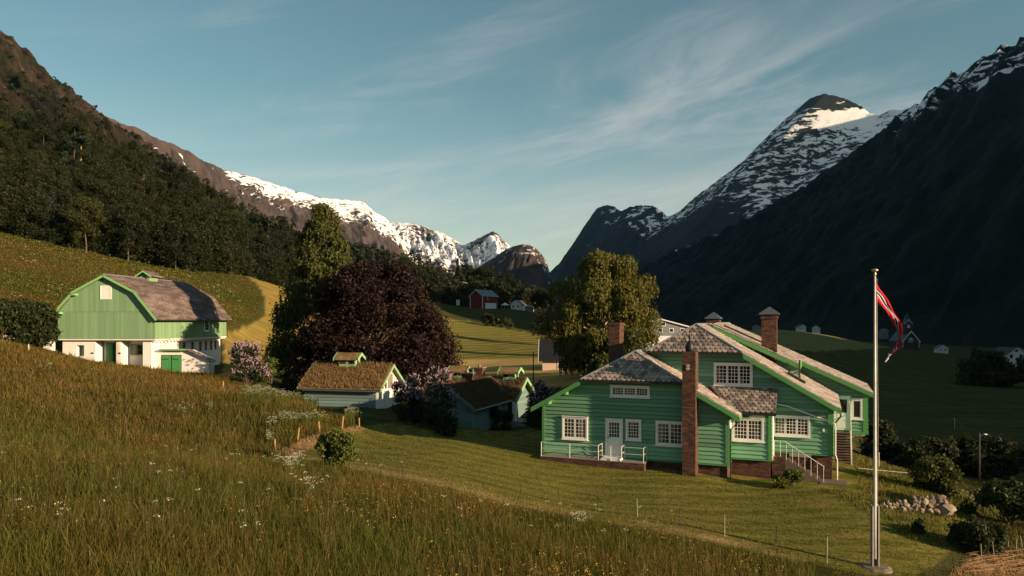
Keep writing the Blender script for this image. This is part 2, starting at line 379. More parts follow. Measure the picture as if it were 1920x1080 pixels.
cqx, cqy = warp(CP[:, 0], CP[:, 1])
def kern(d2): return np.where(d2 < 1e-9, 0, 0.5 * d2 * np.log(d2 + 1e-12))
n_ = len(CP); A_ = np.zeros((n_ + 3, n_ + 3))
A_[:n_, :n_] = kern((cqx[:, None] - cqx) ** 2 + (cqy[:, None] - cqy) ** 2) + np.eye(n_) * 0.02
A_[:n_, n_:] = np.c_[np.ones(n_), cqx, cqy]; A_[n_:, :n_] = A_[:n_, n_:].T
W_ = np.linalg.solve(A_, np.r_[CP[:, 2], 0, 0, 0])
def ground(X, Y, detail=True):
    X = np.atleast_1d(np.asarray(X, float)); Y = np.atleast_1d(np.asarray(Y, float)); out = np.empty(X.shape)
    xf, yf, of = X.ravel(), Y.ravel(), np.empty(X.size)
    for i in range(0, xf.size, 20000):
        a, b = warp(xf[i:i + 20000], yf[i:i + 20000])
        z = W_[n_] + W_[n_ + 1] * a + W_[n_ + 2] * b
        z = z + kern((a[:, None] - cqx) ** 2 + (b[:, None] - cqy) ** 2) @ W_[:n_]
        of[i:i + 20000] = z
    r = np.sqrt(xf ** 2 + yf ** 2); k = sstep(420, 650, r); of = of * (1 - k) - 24 * k
    if detail: of = of + fbm(xf / 9, yf / 9, 3, 5) * 0.16 * sstep(6, 20, r) * (1 - sstep(28, 36, r) * (1 - sstep(48, 60, r)) * 0.7) * (1 - k)
    return of.reshape(X.shape)
def gz(x, y): return float(ground([x], [y])[0])
def hit(px, py, lo=6, hi=420):             # where the sight line through a photo pixel meets the ground
    Y = np.exp(np.linspace(math.log(lo), math.log(hi), 700)); X = (px - CX) / F * Y; z = -(py - CY) / F * Y
    d = z - ground(X, Y); i = np.argmax(d < 0)
    if d[i] >= 0: i = len(Y) - 1
    return X[i], Y[i], gz(X[i], Y[i])

def inpoly(x, y, poly):
    x = np.asarray(x); y = np.asarray(y); c = np.zeros(x.shape, bool); n = len(poly)
    for i in range(n):
        (x0, y0), (x1, y1) = poly[i], poly[(i + 1) % n]
        if y0 == y1: continue
        c ^= ((y0 > y) != (y1 > y)) & (x < (x1 - x0) * (y - y0) / (y1 - y0) + x0)
    return c
Z_LAWN = [(515,850),(560,833),(600,814),(645,804),(690,797),(760,790),(900,790),(1010,800),(1300,780),(1640,850),(1700,905),(1780,930),(1830,985),(1830,1010),(1780,1040),(1720,1080),(1600,1075),(1560,1066),(1350,1014),(1200,988),(1000,953),(850,918),(700,884),(640,872),(560,862)]
Z_FRONT = [(-900,600),(0,642),(118,660),(290,690),(345,700),(400,704),(430,713),(560,740),(600,768),(680,788),(645,804),(600,814),(557,833),(515,850),(560,862),(640,872),(700,884),(850,918),(1000,953),(1200,988),(1350,1014),(1560,1066),(1640,1085),(1680,1200),(1900,3000),(1900,9000),(-4000,9000),(-4000,600)]
Z_HILL = [(-900,340),(0,385),(200,435),(330,470),(445,500),(478,535),(492,565),(480,598),(420,622),(110,640),(0,650),(-900,640)]
Z_HAYL = [(452,510),(500,518),(560,545),(600,600),(600,720),(500,700),(418,700),(418,624),(470,612),(498,585),(494,548),(472,524)]
Z_FIELD = [(760,580),(850,598),(1040,632),(1090,640),(1090,725),(760,725)]
Z_STRAW = [(518,850),(540,838),(575,820),(630,806),(665,800),(690,803),(640,815),(600,828),(570,845),(545,852)]
Z_STRAW2 = [(1780,1075),(1830,1045),(1920,1022),(2000,1010),(2000,1200),(1760,1200)]
PATH = [(545,856),(640,868),(700,880),(780,896),(850,913),(925,931),(1000,949),(1100,966),(1200,983),(1300,1000),(1400,1024),(1500,1048)]
def proj(X, Y, Z): return CX + F * X / Y, CY - F * Z / Y

# polar sheet, fine in front, coarse behind, out past the mountains
ang = np.concatenate([np.linspace(-180, -46, 34, endpoint=False), np.linspace(-46, 46, 470, endpoint=False), np.linspace(46, 180, 34, endpoint=False)])
rad = np.concatenate([[0.01], np.exp(np.linspace(math.log(2.5), math.log(700), 285)), np.exp(np.linspace(math.log(900), math.log(8000), 9))])
TH, RR = np.meshgrid(np.radians(ang), rad)
TX, TY = RR * np.sin(TH), RR * np.cos(TH); TZ = ground(TX, TY)
nr, na = TX.shape
idx = np.arange(nr * na).reshape(nr, na)
q = np.stack([idx[:-1], np.roll(idx, -1, 1)[:-1], np.roll(idx, -1, 1)[1:], idx[1:]], -1).reshape(-1, 4)
front = TY.ravel() > 2
ppx, ppy = np.full(nr * na, -1e5), np.full(nr * na, -1e5)
ppx[front], ppy[front] = proj(TX.ravel()[front], TY.ravel()[front], TZ.ravel()[front])
fx, fy, fz = TX.ravel(), TY.ravel(), TZ.ravel()
jx = ppx + fbm(fx / 3, fy / 3, 3, 31) * 7; jy = ppy + fbm(fx / 3, fy / 3, 3, 32) * 4
near = fy < 125
w_lawn = (inpoly(jx, jy, Z_LAWN) & (fy < 58)).astype(float)
w_mead = ((inpoly(jx, jy, Z_FRONT) & (fy < 100)) | (inpoly(jx, jy, Z_HILL) & (fy > 88)) | (~front & (fx < 12))).astype(float)
w_hay = (inpoly(jx, jy, Z_HAYL) & (fy > 70)).astype(float)
w_field = (inpoly(jx, jy, Z_FIELD) & (fy > 70)).astype(float)
w_rf = (inpoly(jx, jy, [(1180, 606), (1700, 606), (1690, 650), (1560, 658), (1180, 652)]) & (fy > 120) & (fy < 480)).astype(float)
w_straw = ((inpoly(jx, jy, Z_STRAW) & (fy < 60)) | (inpoly(jx, jy, Z_STRAW2) & (fy < 40))).astype(float)
pd = np.full(nr * na, 1e9)
for i in range(len(PATH) - 1):
    a, b = np.array(PATH[i], float), np.array(PATH[i + 1], float); d = b - a
    t = np.clip(((ppx - a[0]) * d[0] + (ppy - a[1]) * d[1]) / (d @ d), 0, 1)
    pd = np.minimum(pd, np.hypot(ppx - a[0] - t * d[0], (ppy - a[1] - t * d[1]) * 1.6))
w_path = np.exp(-(pd / 11) ** 2) * (fy < 50)
def ground_mat():
    t = NT('meadow_and_field_soil'); v = t.coord((1, 1, 1), 'World')
    big = t.noise(v, 0.06, 5, 0.6); mid = t.noise(v, 0.6, 6, 0.65); fine = t.noise(v, 6.0, 6, 0.7)
    def A(n): return t.attr(n).outputs['Fac']
    past = t.mix(t.ramp(mid, 0.35, 0.7), (0.042, 0.044, 0.015), (0.066, 0.062, 0.023))
    past = t.mix(t.ramp(t.noise(t.coord((0.05, 0.3, 1), 'World', (0, 0, R(20))), 1.0, 5), 0.4, 0.7), past, (0.075, 0.072, 0.030))
    mead = t.mix(t.ramp(big, 0.4, 0.6), (0.028, 0.034, 0.008), (0.070, 0.040, 0.013)); mead = t.mix(t.ramp(fine, 0.45, 0.7), mead, (0.070, 0.058, 0.016))
    streak = t.noise(t.coord((0.9, 6.0, 1), 'World', (0, 0, R(-14))), 0.55, 6, 0.65)
    lawn = t.mix(t.ramp(streak, 0.35, 0.68), (0.075, 0.090, 0.014), (0.19, 0.160, 0.040))
    rg = t.new('ShaderNodeTexWave', wave_type='RINGS', rings_direction='Z'); mpn = t.new('ShaderNodeMapping'); mpn.inputs['Location'].default_value = (-6, -52, 0); t.l.new(t.new('ShaderNodeNewGeometry').outputs['Position'], mpn.inputs[0]); t.l.new(mpn.outputs[0], rg.inputs['Vector'])
    rg.inputs['Scale'].default_value = 0.22; rg.inputs['Distortion'].default_value = 2.5; rg.inputs['Detail'].default_value = 4; rg.inputs['Detail Scale'].default_value = 0.4
    lawn = t.mix(t.math('MULTIPLY', t.ramp(rg.outputs['Fac'], 0.45, 0.9), 0.35), lawn, (0.27, 0.22, 0.06))
    lawn = t.mix(t.ramp(mid, 0.5, 0.75), lawn, (0.19, 0.155, 0.045)); lawn = t.mix(t.ramp(fine, 0.5, 0.8), lawn, (0.045, 0.060, 0.010))
    hstreak = t.noise(t.coord((0.12, 1.5, 1), 'World', (0, 0, R(12))), 0.5, 5, 0.6)
    hay = t.mix(t.ramp(hstreak, 0.3, 0.7), (0.16, 0.135, 0.030), (0.30, 0.20, 0.060))
    wv = t.new('ShaderNodeTexWave'); t.l.new(t.coord((1, 1, 1), 'World', (0, 0, R(35))), wv.inputs['Vector']); wv.inputs['Scale'].default_value = 0.07; wv.inputs['Distortion'].default_value = 5; wv.inputs['Detail'].default_value = 3
    fld = t.mix(wv.outputs['Fac'], (0.12, 0.115, 0.030), (0.21, 0.175, 0.050)); fld = t.mix(t.math('MULTIPLY', t.ramp(A('w_gold'), 0.2, 0.8), t.ramp(hstreak, 0.1, 0.6)), fld, (0.44, 0.30, 0.11))
    c = t.mix(A('w_mead'), past, mead); c = t.mix(A('w_lawn'), c, lawn); c = t.mix(A('w_hay'), c, hay); c = t.mix(A('w_field'), c, fld); c = t.mix(A('w_rf'), c, t.mix(t.ramp(hstreak, 0.3, 0.7), (0.13, 0.125, 0.045), (0.20, 0.17, 0.07)))
    straw = t.mix(t.ramp(fine, 0.3, 0.7), (0.42, 0.26, 0.13), (0.20, 0.12, 0.055))
    c = t.mix(t.math('MULTIPLY', A('w_straw'), t.ramp(mid, 0.3, 0.5)), c, straw)
    c = t.mix(t.math('MULTIPLY', A('w_path'), t.ramp(mid, 0.30, 0.62)), c, (0.36, 0.235, 0.105))
    t.bump(t.math('ADD', mid, t.math('MULTIPLY', fine, 0.5)), 0.6, 0.12)
    return t.done(c, 1.0, 0.0)
M['ground'] = ground_mat()
me = np_mesh('ground', np.c_[fx, fy, fz], q, M['ground'], True)
w_gold = sstep(655, 690, ppy + fbm(fx / 20, fy / 20, 3, 8) * 14)
for nm, w in (('w_lawn', w_lawn), ('w_mead', w_mead), ('w_hay', w_hay), ('w_field', w_field), ('w_straw', w_straw), ('w_path', w_path), ('w_rf', w_rf), ('w_gold', w_gold)):
    at = me.attributes.new(nm, 'FLOAT', 'POINT'); at.data.foreach_set('value', w.astype(np.float32))
tag(link('ground', me), kind='structure')

# ------------------------------------------------------------------ mountains
def resample(pl, n, key=None):
    pl = np.array(pl, float); k = np.r_[0, np.cumsum(np.linalg.norm(np.diff(pl[:, :2], axis=0), axis=1))] if key is None else pl[:, key] - pl[0, key]
    u = np.linspace(0, k[-1], n); return np.c_[[np.interp(u, k, pl[:, i]) for i in range(pl.shape[1])]].T
def fill(l):                               # fill in missing distances
    Y = None; out = []
    xs = [i for i, p in enumerate(l) if len(p) == 3]
    for i, p in enumerate(l):
        if len(p) == 3: out.append(p); continue
        a = max(j for j in xs if j < i); b = min(j for j in xs if j > i)
        k = (p[0] - l[a][0]) / (l[b][0] - l[a][0]); out.append((p[0], p[1], l[a][2] + k * (l[b][2] - l[a][2])))
    return out
def mountain(name, ridge, foot, nc, nrow, amp, seed, mat, snow=None, prof=1.25, world=False, jag=1.0, lx=160, lt=420, back=0.7):
    if world: Rg = resample(ridge, nc); Ft = resample(foot, nc)
    else:
        r = resample(fill(ridge), nc, 0); px = r[:, 0]
        Rg = np.array([P(*p) for p in r]); Ft = resample([P(*p) for p in foot], nc)
    t = np.r_[-np.linspace(1, 0.02, 8), np.linspace(0, 1, nrow) ** 1.35]
    ds = np.r_[0, np.cumsum(np.linalg.norm(np.diff(Rg, axis=0), axis=1))]
    S, T = np.meshgrid(ds, t); T = T.copy()
    H = Ft - Rg; run = np.linalg.norm(H[:, :2], axis=1)
    g = np.where(T >= 0, 1 - (1 - np.clip(T, 0, 1)) ** prof, -T * 0.9)
    X = Rg[:, 0] + H[:, 0] * np.where(T >= 0, T, T * back); Y = Rg[:, 1] + H[:, 1] * np.where(T >= 0, T, T * back)
    Z = Rg[:, 2] + H[:, 2] * g
    D = T * run
    base = X.copy(), Y.copy(), Z.copy()
    n1 = fbm(S / lx, D / lt, 6, seed, 0.55, True) - 0.35; n2 = fbm(S / (lx * 0.28), D / (lt * 0.2), 5, seed + 50, 0.6)
    n3 = fbm(S / 26, Z / 30, 3, seed + 80, 0.6)
    k = sstep(0.0, 0.10, np.abs(T)) * (1 - sstep(0.85, 1.0, T)) * amp
    d = n1 * k + n2 * k * 0.42 + n3 * k * 0.07
    nh = np.stack([H[:, 0] / run, H[:, 1] / run]); X = X + nh[0] * d * 0.7; Y = Y + nh[1] * d * 0.7; Z = Z + d * 0.6
    Z = Z + (fbm(S / 60, T * 9 + 2, 4, seed + 9, 0.6) * jag * amp * 0.10) * (np.abs(T) < 0.3)
    idx = np.arange(X.size).reshape(X.shape)
    qd = np.stack([idx[:-1, :-1], idx[1:, :-1], idx[1:, 1:], idx[:-1, 1:]], -1).reshape(-1, 4)
    me = np_mesh(name, np.c_[X.ravel(), Y.ravel(), Z.ravel()], qd, mat, True)
    v = me.attributes.new('st', 'FLOAT_VECTOR', 'POINT'); v.data.foreach_set('vector', np.c_[S.ravel() / 100, D.ravel() / 100, Z.ravel() / 100].astype(np.float32).ravel())
    ax, ay = proj(X, np.maximum(Y, 1), Z)
    L = np.zeros(X.shape) if snow is None else snow(ax, ay, T, Z, S, D)
    s = me.attributes.new('snow', 'FLOAT', 'POINT'); s.data.foreach_set('value', L.astype(np.float32).ravel())
    o = tag(link(name, me), kind='structure')
    return dict(o=o, X=X, Y=Y, Z=Z, T=T, px=ax, py=ay)
def rock_mat(name, a, b, c, veg=None, nscale=1.6, snowk=2.6):
    t = NT(name); v = t.coord((1.0, 0.35, 0.6), '@st'); n = t.noise(v, nscale * 1.2, 9, 0.68); n2 = t.noise(t.coord((2.2, 0.25, 1), '@st'), nscale * 2.4, 7, 0.7)
    col_ = t.mix(t.ramp(n, 0.35, 0.65), a, b); col_ = t.mix(t.ramp(n2, 0.5, 0.75), col_, c)
    if veg: col_ = t.mix(t.ramp(t.noise(t.coord((0.6, 0.3, 1), '@st'), 1.0, 8, 0.7), 0.42, 0.56), col_, veg)
    t.bump(t.math('ADD', n, n2), 0.75, 8.0)
    sn = t.noise(t.coord((0.55, 1.5, 1.2), '@st', (0, 0, R(28))), nscale * 2.6, 11, 0.70, 0.6)
    L = t.math('ADD', t.attr('snow').outputs['Fac'], t.math('MULTIPLY_ADD', sn, snowk, -snowk / 2))
    m = t.ramp(L, 0.485, 0.525)
    col_ = t.mix(m, col_, (0.80, 0.80, 0.82))
    return t.done(col_, 0.9, 0.1)
M['rock_near'] = rock_mat('brown_mountain_rock', (0.070, 0.046, 0.031), (0.024, 0.018, 0.013), (0.14, 0.10, 0.068), (0.026, 0.026, 0.010), 1.8)
M['rock_far'] = rock_mat('warm_grey_mountain_rock', (0.085, 0.062, 0.056), (0.042, 0.033, 0.031), (0.120, 0.088, 0.075), None, 1.1)
M['rock_dark'] = rock_mat('dark_mountain_rock', (0.022, 0.023, 0.023), (0.011, 0.012, 0.013), (0.034, 0.033, 0.031), None, 0.9, 2.8)
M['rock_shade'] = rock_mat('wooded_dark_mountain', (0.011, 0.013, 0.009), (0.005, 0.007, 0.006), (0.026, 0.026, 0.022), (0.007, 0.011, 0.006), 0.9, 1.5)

def B(x, lo, hi, s): return sstep(lo - s, lo + s, x) * (1 - sstep(hi - s, hi + s, x))
# near left mountain: rock above, wood below
M1R = [(-700,-420,1150),(-400,-210,1180),(-150,-55,1200),(0,60,1200),(30,84),(60,112),(100,148),(130,172),(165,200),(200,222),(240,246,1150),(262,285,1000),(300,335,860),(370,382,700),(440,422,580),(560,492,460),(660,512,420),(760,535,395),(850,566,380),(1000,600,370)]
M1F = [(-700,400,120),(-300,415,140),(0,440,158),(200,484,164),(330,508,172),(450,522,188),(560,535,215),(700,560,260),(850,580,350),(1000,604,365)]
M1F = [(x, y + 6, Y) for x, y, Y in M1F]
def sn1(px, py, T, Z, S, D): return 0.52 * B(T, -0.02, 0.06, 0.02) * (px < 235) * (fbm(S / 45, D / 30, 3, 4) > 0.22) * (Z > 330)
m1 = mountain('near_mountain', M1R, M1F, 360, 120, 34, 11, M['rock_near'], sn1, 1.12)
def sn2(px, py, T, Z, S, D):
    top = sstep(395, 440, px); depth = np.interp(px, [395, 440, 520, 600, 700, 740, 800], [0.015, 0.045, 0.075, 0.09, 0.115, 0.12, 0.06])
    return top * (0.46 * (1 - sstep(depth * 0.3, depth * 2.2, T))) + 0.22 * (1 - sstep(0.1, 0.3, T)) * top + 0.5 * (px > 215) * (px < 400) * (fbm(S / 60, D / 40, 3, 6) > 0.33) * (T > 0) * (T < 0.2)
mountain('snowy_ridge', [(60,120,1950),(180,206,2050),(225,232,2150),(246,236,2200),(275,247,2250),(298,262),(320,268,2350),(355,284,2400),(375,298),(390,305,2500),(420,318,2600),(445,324),(470,331,2800),(520,347,3000),(560,360,3150),(610,372,3300),(650,375,3400),(683,379,3450),(700,396,3550),(722,408,3640),(740,428,3700),(765,470,3750),(800,520,3750),(840,570,3700)],
  [(60,640,1300),(400,640,1500),(640,640,1750),(780,640,2100),(850,640,2500)], 420, 105, 40, 21, M['rock_far'], sn2, 1.35, jag=2.0)
def sn3(px, py, T, Z, S, D): return 0.62 - 0.44 * sstep(0.2, 0.5, T) - 0.28 * B(px, 875, 950, 8) * B(T, 0.0, 0.07, 0.02) - 0.25 * B(px, 770, 815, 10) * B(T, 0.0, 0.12, 0.03)
mountain('snow_bowl', [(640,425,4700),(700,411,4500),(740,417,4400),(772,419,4380),(790,423,4350),(810,430),(830,437,4300),(850,448),(868,460,4200),(882,455),(895,447,4100),(912,439),(923,434,4080),(932,437),(942,449,4050),(960,466,4000),(1010,500,4000)],
  [(640,620,2700),(820,620,2900),(930,620,3100),(1030,620,3300)], 330, 90, 70, 33, M['rock_far'], sn3, 1.3)
def sn4(px, py, T, Z, S, D): return 0.30 * (1 - sstep(0.02, 0.16, T))
mountain('domed_mountain', [(800,575,3650),(840,545,3520),(880,512,3380),(920,486,3220),(945,470),(958,463,3060),(978,458,3030),(992,459),(1005,466),(1016,477),(1024,489),(1029,505,2960),(1040,560,2900)],
  [(640,640,3300),(760,640,2800),(880,640,2450),(980,640,2300)], 260, 90, 24, 43, M['rock_far'], sn4, 1.6)
def sn5(px, py, T, Z, S, D):
    a = np.interp(px, [1120, 1240, 1300, 1400, 1520, 1640, 1760], [0.32, 0.39, 0.42, 0.42, 0.43, 0.62, 0.8])
    low = np.interp(px, [1120, 1240, 1300, 1450, 1600], [0.08, 0.20, 0.30, 0.46, 0.60])
    return (a + 0.35 * B(px, 1530, 1640, 8) * B(py, 206, 240, 6)) * (1 - sstep(low * 0.8, low * 1.3, T)) * sstep(1110, 1140, px) - 0.30 * B(py, 150, 203, 3) * B(px, 1500, 1634, 6)
mountain('snow_peak', [(930,615,6600),(960,586,6200),(985,553,6000),(1010,531,5800),(1050,492,5600),(1075,456,5500),(1100,417,5400),(1118,392,5350),(1135,384,5300),(1152,387,5250),(1165,396,5200),(1180,388,5150),(1200,385,5080),(1225,386,5000),(1240,395,4950),(1252,407,4900),(1275,396,4800),(1300,372,4700),(1350,335,4500),(1400,298,4300),(1430,265,4200),(1460,235,4120),(1500,200,3960),(1520,184,3880),(1548,175,3830),(1580,183,3815),(1610,196,3805),(1628,212,3790),(1642,216,3770),(1665,209,3700),(1705,204,3650),(1760,220,3600),(1900,250,3500)],
  [(940,640,6100),(975,640,5000),(1070,640,3800),(1170,640,2900)], 440, 125, 17, 53, M['rock_dark'], sn5, 1.2, jag=9.0)
def sn6(px, py, T, Z, S, D):
    return (0.46 * sstep(1640, 1700, px) * (1 - sstep(0.13, 0.25, T)) + 0.42 * B(px, 1180, 1700, 40) * (1 - sstep(0.0, 0.05, T))) * (py > -200)
M6W = [P(*p) for p in [(930,612,5600),(990,560,5000),(1080,543,4300),(1180,508,3800),(1260,473,3400),(1356,438,3000),(1436,391,2700),(1520,343,2430),(1592,290,2200),(1650,250,2060),(1700,209,1950),(1725,188,1900),(1760,160,1820),(1800,133,1740),(1850,108,1640),(1880,86,1580),(1920,68,1510),(1990,20,1400),(2100,-30,1250)]]
M6W += [np.array(p, float) for p in [(990, 850, 500), (1000, 600, 470), (1000, 300, 430), (1000, 0, 300), (1000, -250, 200), (1000, -330, 180), (1000, -430, 165), (1000, -700, 150), (950, -1000, 130)]]
M6F = [np.array(p, float) for p in [(-40, 4600, -30), (60, 3600, -30), (180, 2600, -30), (300, 1900, -30), (400, 1300, -30), (430, 900, -30), (460, 500, -30), (480, 0, -30), (520, -600, -30), (560, -1000, -30)]]
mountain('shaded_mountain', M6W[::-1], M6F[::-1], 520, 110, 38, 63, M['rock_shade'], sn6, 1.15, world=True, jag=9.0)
# unseen hill added on the right, its crest shaped to shade the valley floor
pdv = np.array([math.sin(R(SUN_AZ)), math.cos(R(SUN_AZ))]); sdv = np.array([math.cos(R(SUN_AZ)), -math.sin(R(SUN_AZ))]); TE = math.tan(R(SUN_EL))
CS = [(-160, -40), (-90, -12), (-60, -9.9), (100, -9.9), (130, -7), (160, 2), (188, 12), (212, 42), (260, 62), (298, 64), (305, 4), (345, 4), (358, 80), (520, 170)]
hr = [np.r_[250 * sdv + s * pdv, c + TE * 250] for s, c in CS]; hf = [np.r_[125 * sdv + s * pdv, -26] for s, c in CS]
S_HILL = mountain('added_shade_hill', hr, hf, 260, 30, 0.6, 73, M['rock_shade'], None, 1.1, world=True, jag=0.0)

# unseen massif added far right, placed to shade the snow peak below its summit
kz = [(-420, 1000), (-260, 1240), (0, 1268), (300, 1275), (560, 1265), (900, 1240), (1000, 1000)]
hr = [np.array((2583 + .53 * k, 3167 + .848 * k, z)) for k, z in kz]; hf = [np.array((2330 + .53 * k, 3000 + .848 * k, -30)) for k, z in kz]
mountain('added_shade_massif', hr, hf, 90, 40, 10, 83, M['rock_dark'], None, 1.1, world=True, jag=0.5)
# ------------------------------------------------------------------ building kit (local axes: u along the front, v into the building, z height)
ZO = [0.0]
def fin(mb, name, mat, parent, smooth=False, **t):
    mb.v = [(x, y, z - ZO[0]) for x, y, z in mb.v]
    return mb.build(name, mat, parent, smooth, **t)
class Frame:                               # a vertical wall plane: point(a, z, out) -> local coordinates
    def __init__(s, o, d):                 # o (u, v) start, d (du, dv) unit direction to the right as seen from outside
        s.o, s.d = o, d; s.n = (d[1], -d[0])
    def p(s, a, z, out=0.0): return (s.o[0] + s.d[0] * a + s.n[0] * out, s.o[1] + s.d[1] * a + s.n[1] * out, z)
def fbox(mb, fr, a0, a1, z0, z1, o0, o1):
    pts = [fr.p(a0, z0, o0), fr.p(a1, z0, o0), fr.p(a1, z1, o0), fr.p(a0, z1, o0)]
    off = (fr.n[0] * (o1 - o0), fr.n[1] * (o1 - o0), 0); return mb.prism(pts, off)
def planks(fr, poly, step, parent, mat, z_start=None, t0=0.062, t1=0.010, name='plank', lab=None):
    zs = [p[1] for p in poly]; z = min(zs) if z_start is None else z_start
    r = random.Random(len(poly) * 7 + int(abs(z) * 100))
    while z < max(zs) - 0.01:
        q_ = clip(clip(poly, 1, z + .02, True), 1, z + step, False)
        if len(q_) >= 3:
            jit = r.uniform(-0.006, 0.006)
            fr_v = [fr.p(a, zz_, t0 + jit - (t0 - t1) * (zz_ - z) / step) for a, zz_ in q_]; bk = [fr.p(a, zz_, -0.02) for a, zz_ in q_]
            n = len(q_); mb = MB()
            ar = sum(q_[i][0] * q_[(i + 1) % n][1] - q_[(i + 1) % n][0] * q_[i][1] for i in range(n))
            fs = [tuple(range(n)), tuple(range(2 * n - 1, n - 1, -1))] + [(i + n, (i + 1) % n + n, (i + 1) % n, i) for i in range(n)]
            if ar < 0: fs = [tuple(reversed(f)) for f in fs]
            mb.add(fr_v + bk, fs); fin(mb, name, mat, parent)
        z += step
def window(fr, a0, a1, z0, z1, parent, cas=2, cols=3, rows=5, casing=0.09, out=0.0, mat='white', name='window', sill=True, glass='glass'):
    m = MB(); o0, o1 = 0.0 + out, 0.075 + out
    fbox(m, fr, a0, a0 + casing, z0, z1, o0, o1); fbox(m, fr, a1 - casing, a1, z0, z1, o0, o1)
    fbox(m, fr, a0 + casing, a1 - casing, z0, z0 + casing, o0, o1); fbox(m, fr, a0 + casing, a1 - casing, z1 - casing, z1, o0, o1)
    if sill: fbox(m, fr, a0 - 0.04, a1 + 0.04, z0 - 0.045, z0 - 0.002, o0, o1 + 0.05); fbox(m, fr, a0 - 0.03, a1 + 0.03, z1 + 0.002, z1 + 0.035, o0, o1 + 0.04)
    w = fin(m, name, M[mat], parent)
    ia0, ia1, iz0, iz1 = a0 + casing, a1 - casing, z0 + casing, z1 - casing; cw = (ia1 - ia0) / cas
    for c in range(cas):
        b0, b1 = ia0 + c * cw + 0.008, ia0 + (c + 1) * cw - 0.008; s = 0.045
        m = MB()
        fbox(m, fr, b0, b0 + s, iz0, iz1, o0, o1 - 0.02); fbox(m, fr, b1 - s, b1, iz0, iz1, o0, o1 - 0.02)
        fbox(m, fr, b0 + s, b1 - s, iz0, iz0 + s, o0, o1 - 0.02); fbox(m, fr, b0 + s, b1 - s, iz1 - s, iz1, o0, o1 - 0.02)
        fin(m, 'sash', M[mat], w)
        m = MB(); fbox(m, fr, b0 + s, b1 - s, iz0 + s, iz1 - s, 0.022 + out, 0.047 + out); fin(m, 'pane', M[glass], w)
        if cols * rows > 1:
            m = MB(); g = 0.011
            for i in range(1, cols):
                x = b0 + s + (b1 - b0 - 2 * s) * i / cols; fbox(m, fr, x - g, x + g, iz0 + s, iz1 - s, 0.040 + out, 0.052 + out)
            for i in range(1, rows):
                zz_ = iz0 + s + (iz1 - iz0 - 2 * s) * i / rows; fbox(m, fr, b0 + s, b1 - s, zz_ - g, zz_ + g, 0.041 + out, 0.0535 + out)
            fin(m, 'glazing_bars', M[mat], w)
    return w
def slab(poly, th, name, mat, parent, **t):
    m = MB(); m.prism(poly, (0, 0, -th)); return fin(m, name, mat, parent, **t)
def bargeboard(p0, p1, depth, thick, dirv, parent, mat, name='bargeboard'):   # along p0->p1 (top edge), hanging down, thick along dirv
    m = MB(); p0, p1 = np.array(p0, float), np.array(p1, float)
    m.prism([p0, p1, p1 - (0, 0, depth), p0 - (0, 0, depth)], np.array(dirv, float) * thick); return fin(m, name, mat, parent)
def shingles(poly, w, ex, parent, mat, single=True, name='shingle', shape='scale', jitter=0.4, lift=0.048):
    p = [np.array(q_, float) for q_ in poly]; e = p[1] - p[0]; e /= np.linalg.norm(e)
    nrm = np.zeros(3)
    for i in range(1, len(p) - 1): nrm += np.cross(p[i] - p[0], p[i + 1] - p[0])
    nrm /= np.linalg.norm(nrm); nrm = nrm if nrm[2] > 0 else -nrm
    s = np.cross(nrm, e); s = s if s[2] > 0 else -s
    p2 = [(float((q_ - p[0]) @ e), float((q_ - p[0]) @ s)) for q_ in p]
    xs, ys = [a for a, _ in p2], [b for _, b in p2]; r = random.Random(int(abs(p[0][0]) * 991 + w * 1000))
    y = min(ys) - 0.02; row = 0; joined = MB(); L = ex * 1.45; cnt = 0
    while y < max(ys):
        x = min(xs) - w * (0.5 if row % 2 else 1.0)
        while x < max(xs) + w:
            x += w; ww = w * 0.462
            if shape == 'scale': sh = [(x - ww, y + L), (x - ww, y + ex * 0.55), (x - ww * 0.62, y + ex * 0.16), (x, y), (x + ww * 0.62, y + ex * 0.16), (x + ww, y + ex * 0.55), (x + ww, y + L)]
            else: sh = [(x - ww, y + L), (x - ww, y + r.uniform(-.015, .015)), (x + ww, y + r.uniform(-.015, .015)), (x + ww, y + L)]
            sh = clip_convex(sh, p2)
            if len(sh) < 3: continue
            j = r.random() * jitter * 0.02
            top = []; th_ = 0.02
            for a, b in sh:
                h = lift * (1 - (b - y) / L) + 0.008 + j; top.append(p[0] + e * a + s * b + nrm * h)
            bot = [q_ - nrm * 0.022 for q_ in top]; n = len(top)
            fs = [tuple(range(n)), tuple(range(2 * n - 1, n - 1, -1))] + [(i, i + n, (i + 1) % n + n, (i + 1) % n) for i in range(n)]
            nn = np.zeros(3)
            for i in range(1, n - 1): nn += np.cross(top[i] - top[0], top[i + 1] - top[0])
            if nn @ nrm < 0: fs = [tuple(reversed(f)) for f in fs]
            if single: fin(MB().add(top + bot, fs), name, mat, parent); cnt += 1
            else: joined.add(top + bot, fs)
        y += ex; row += 1
    if not single: o = fin(joined, name, mat, parent, kind='stuff')
    return cnt
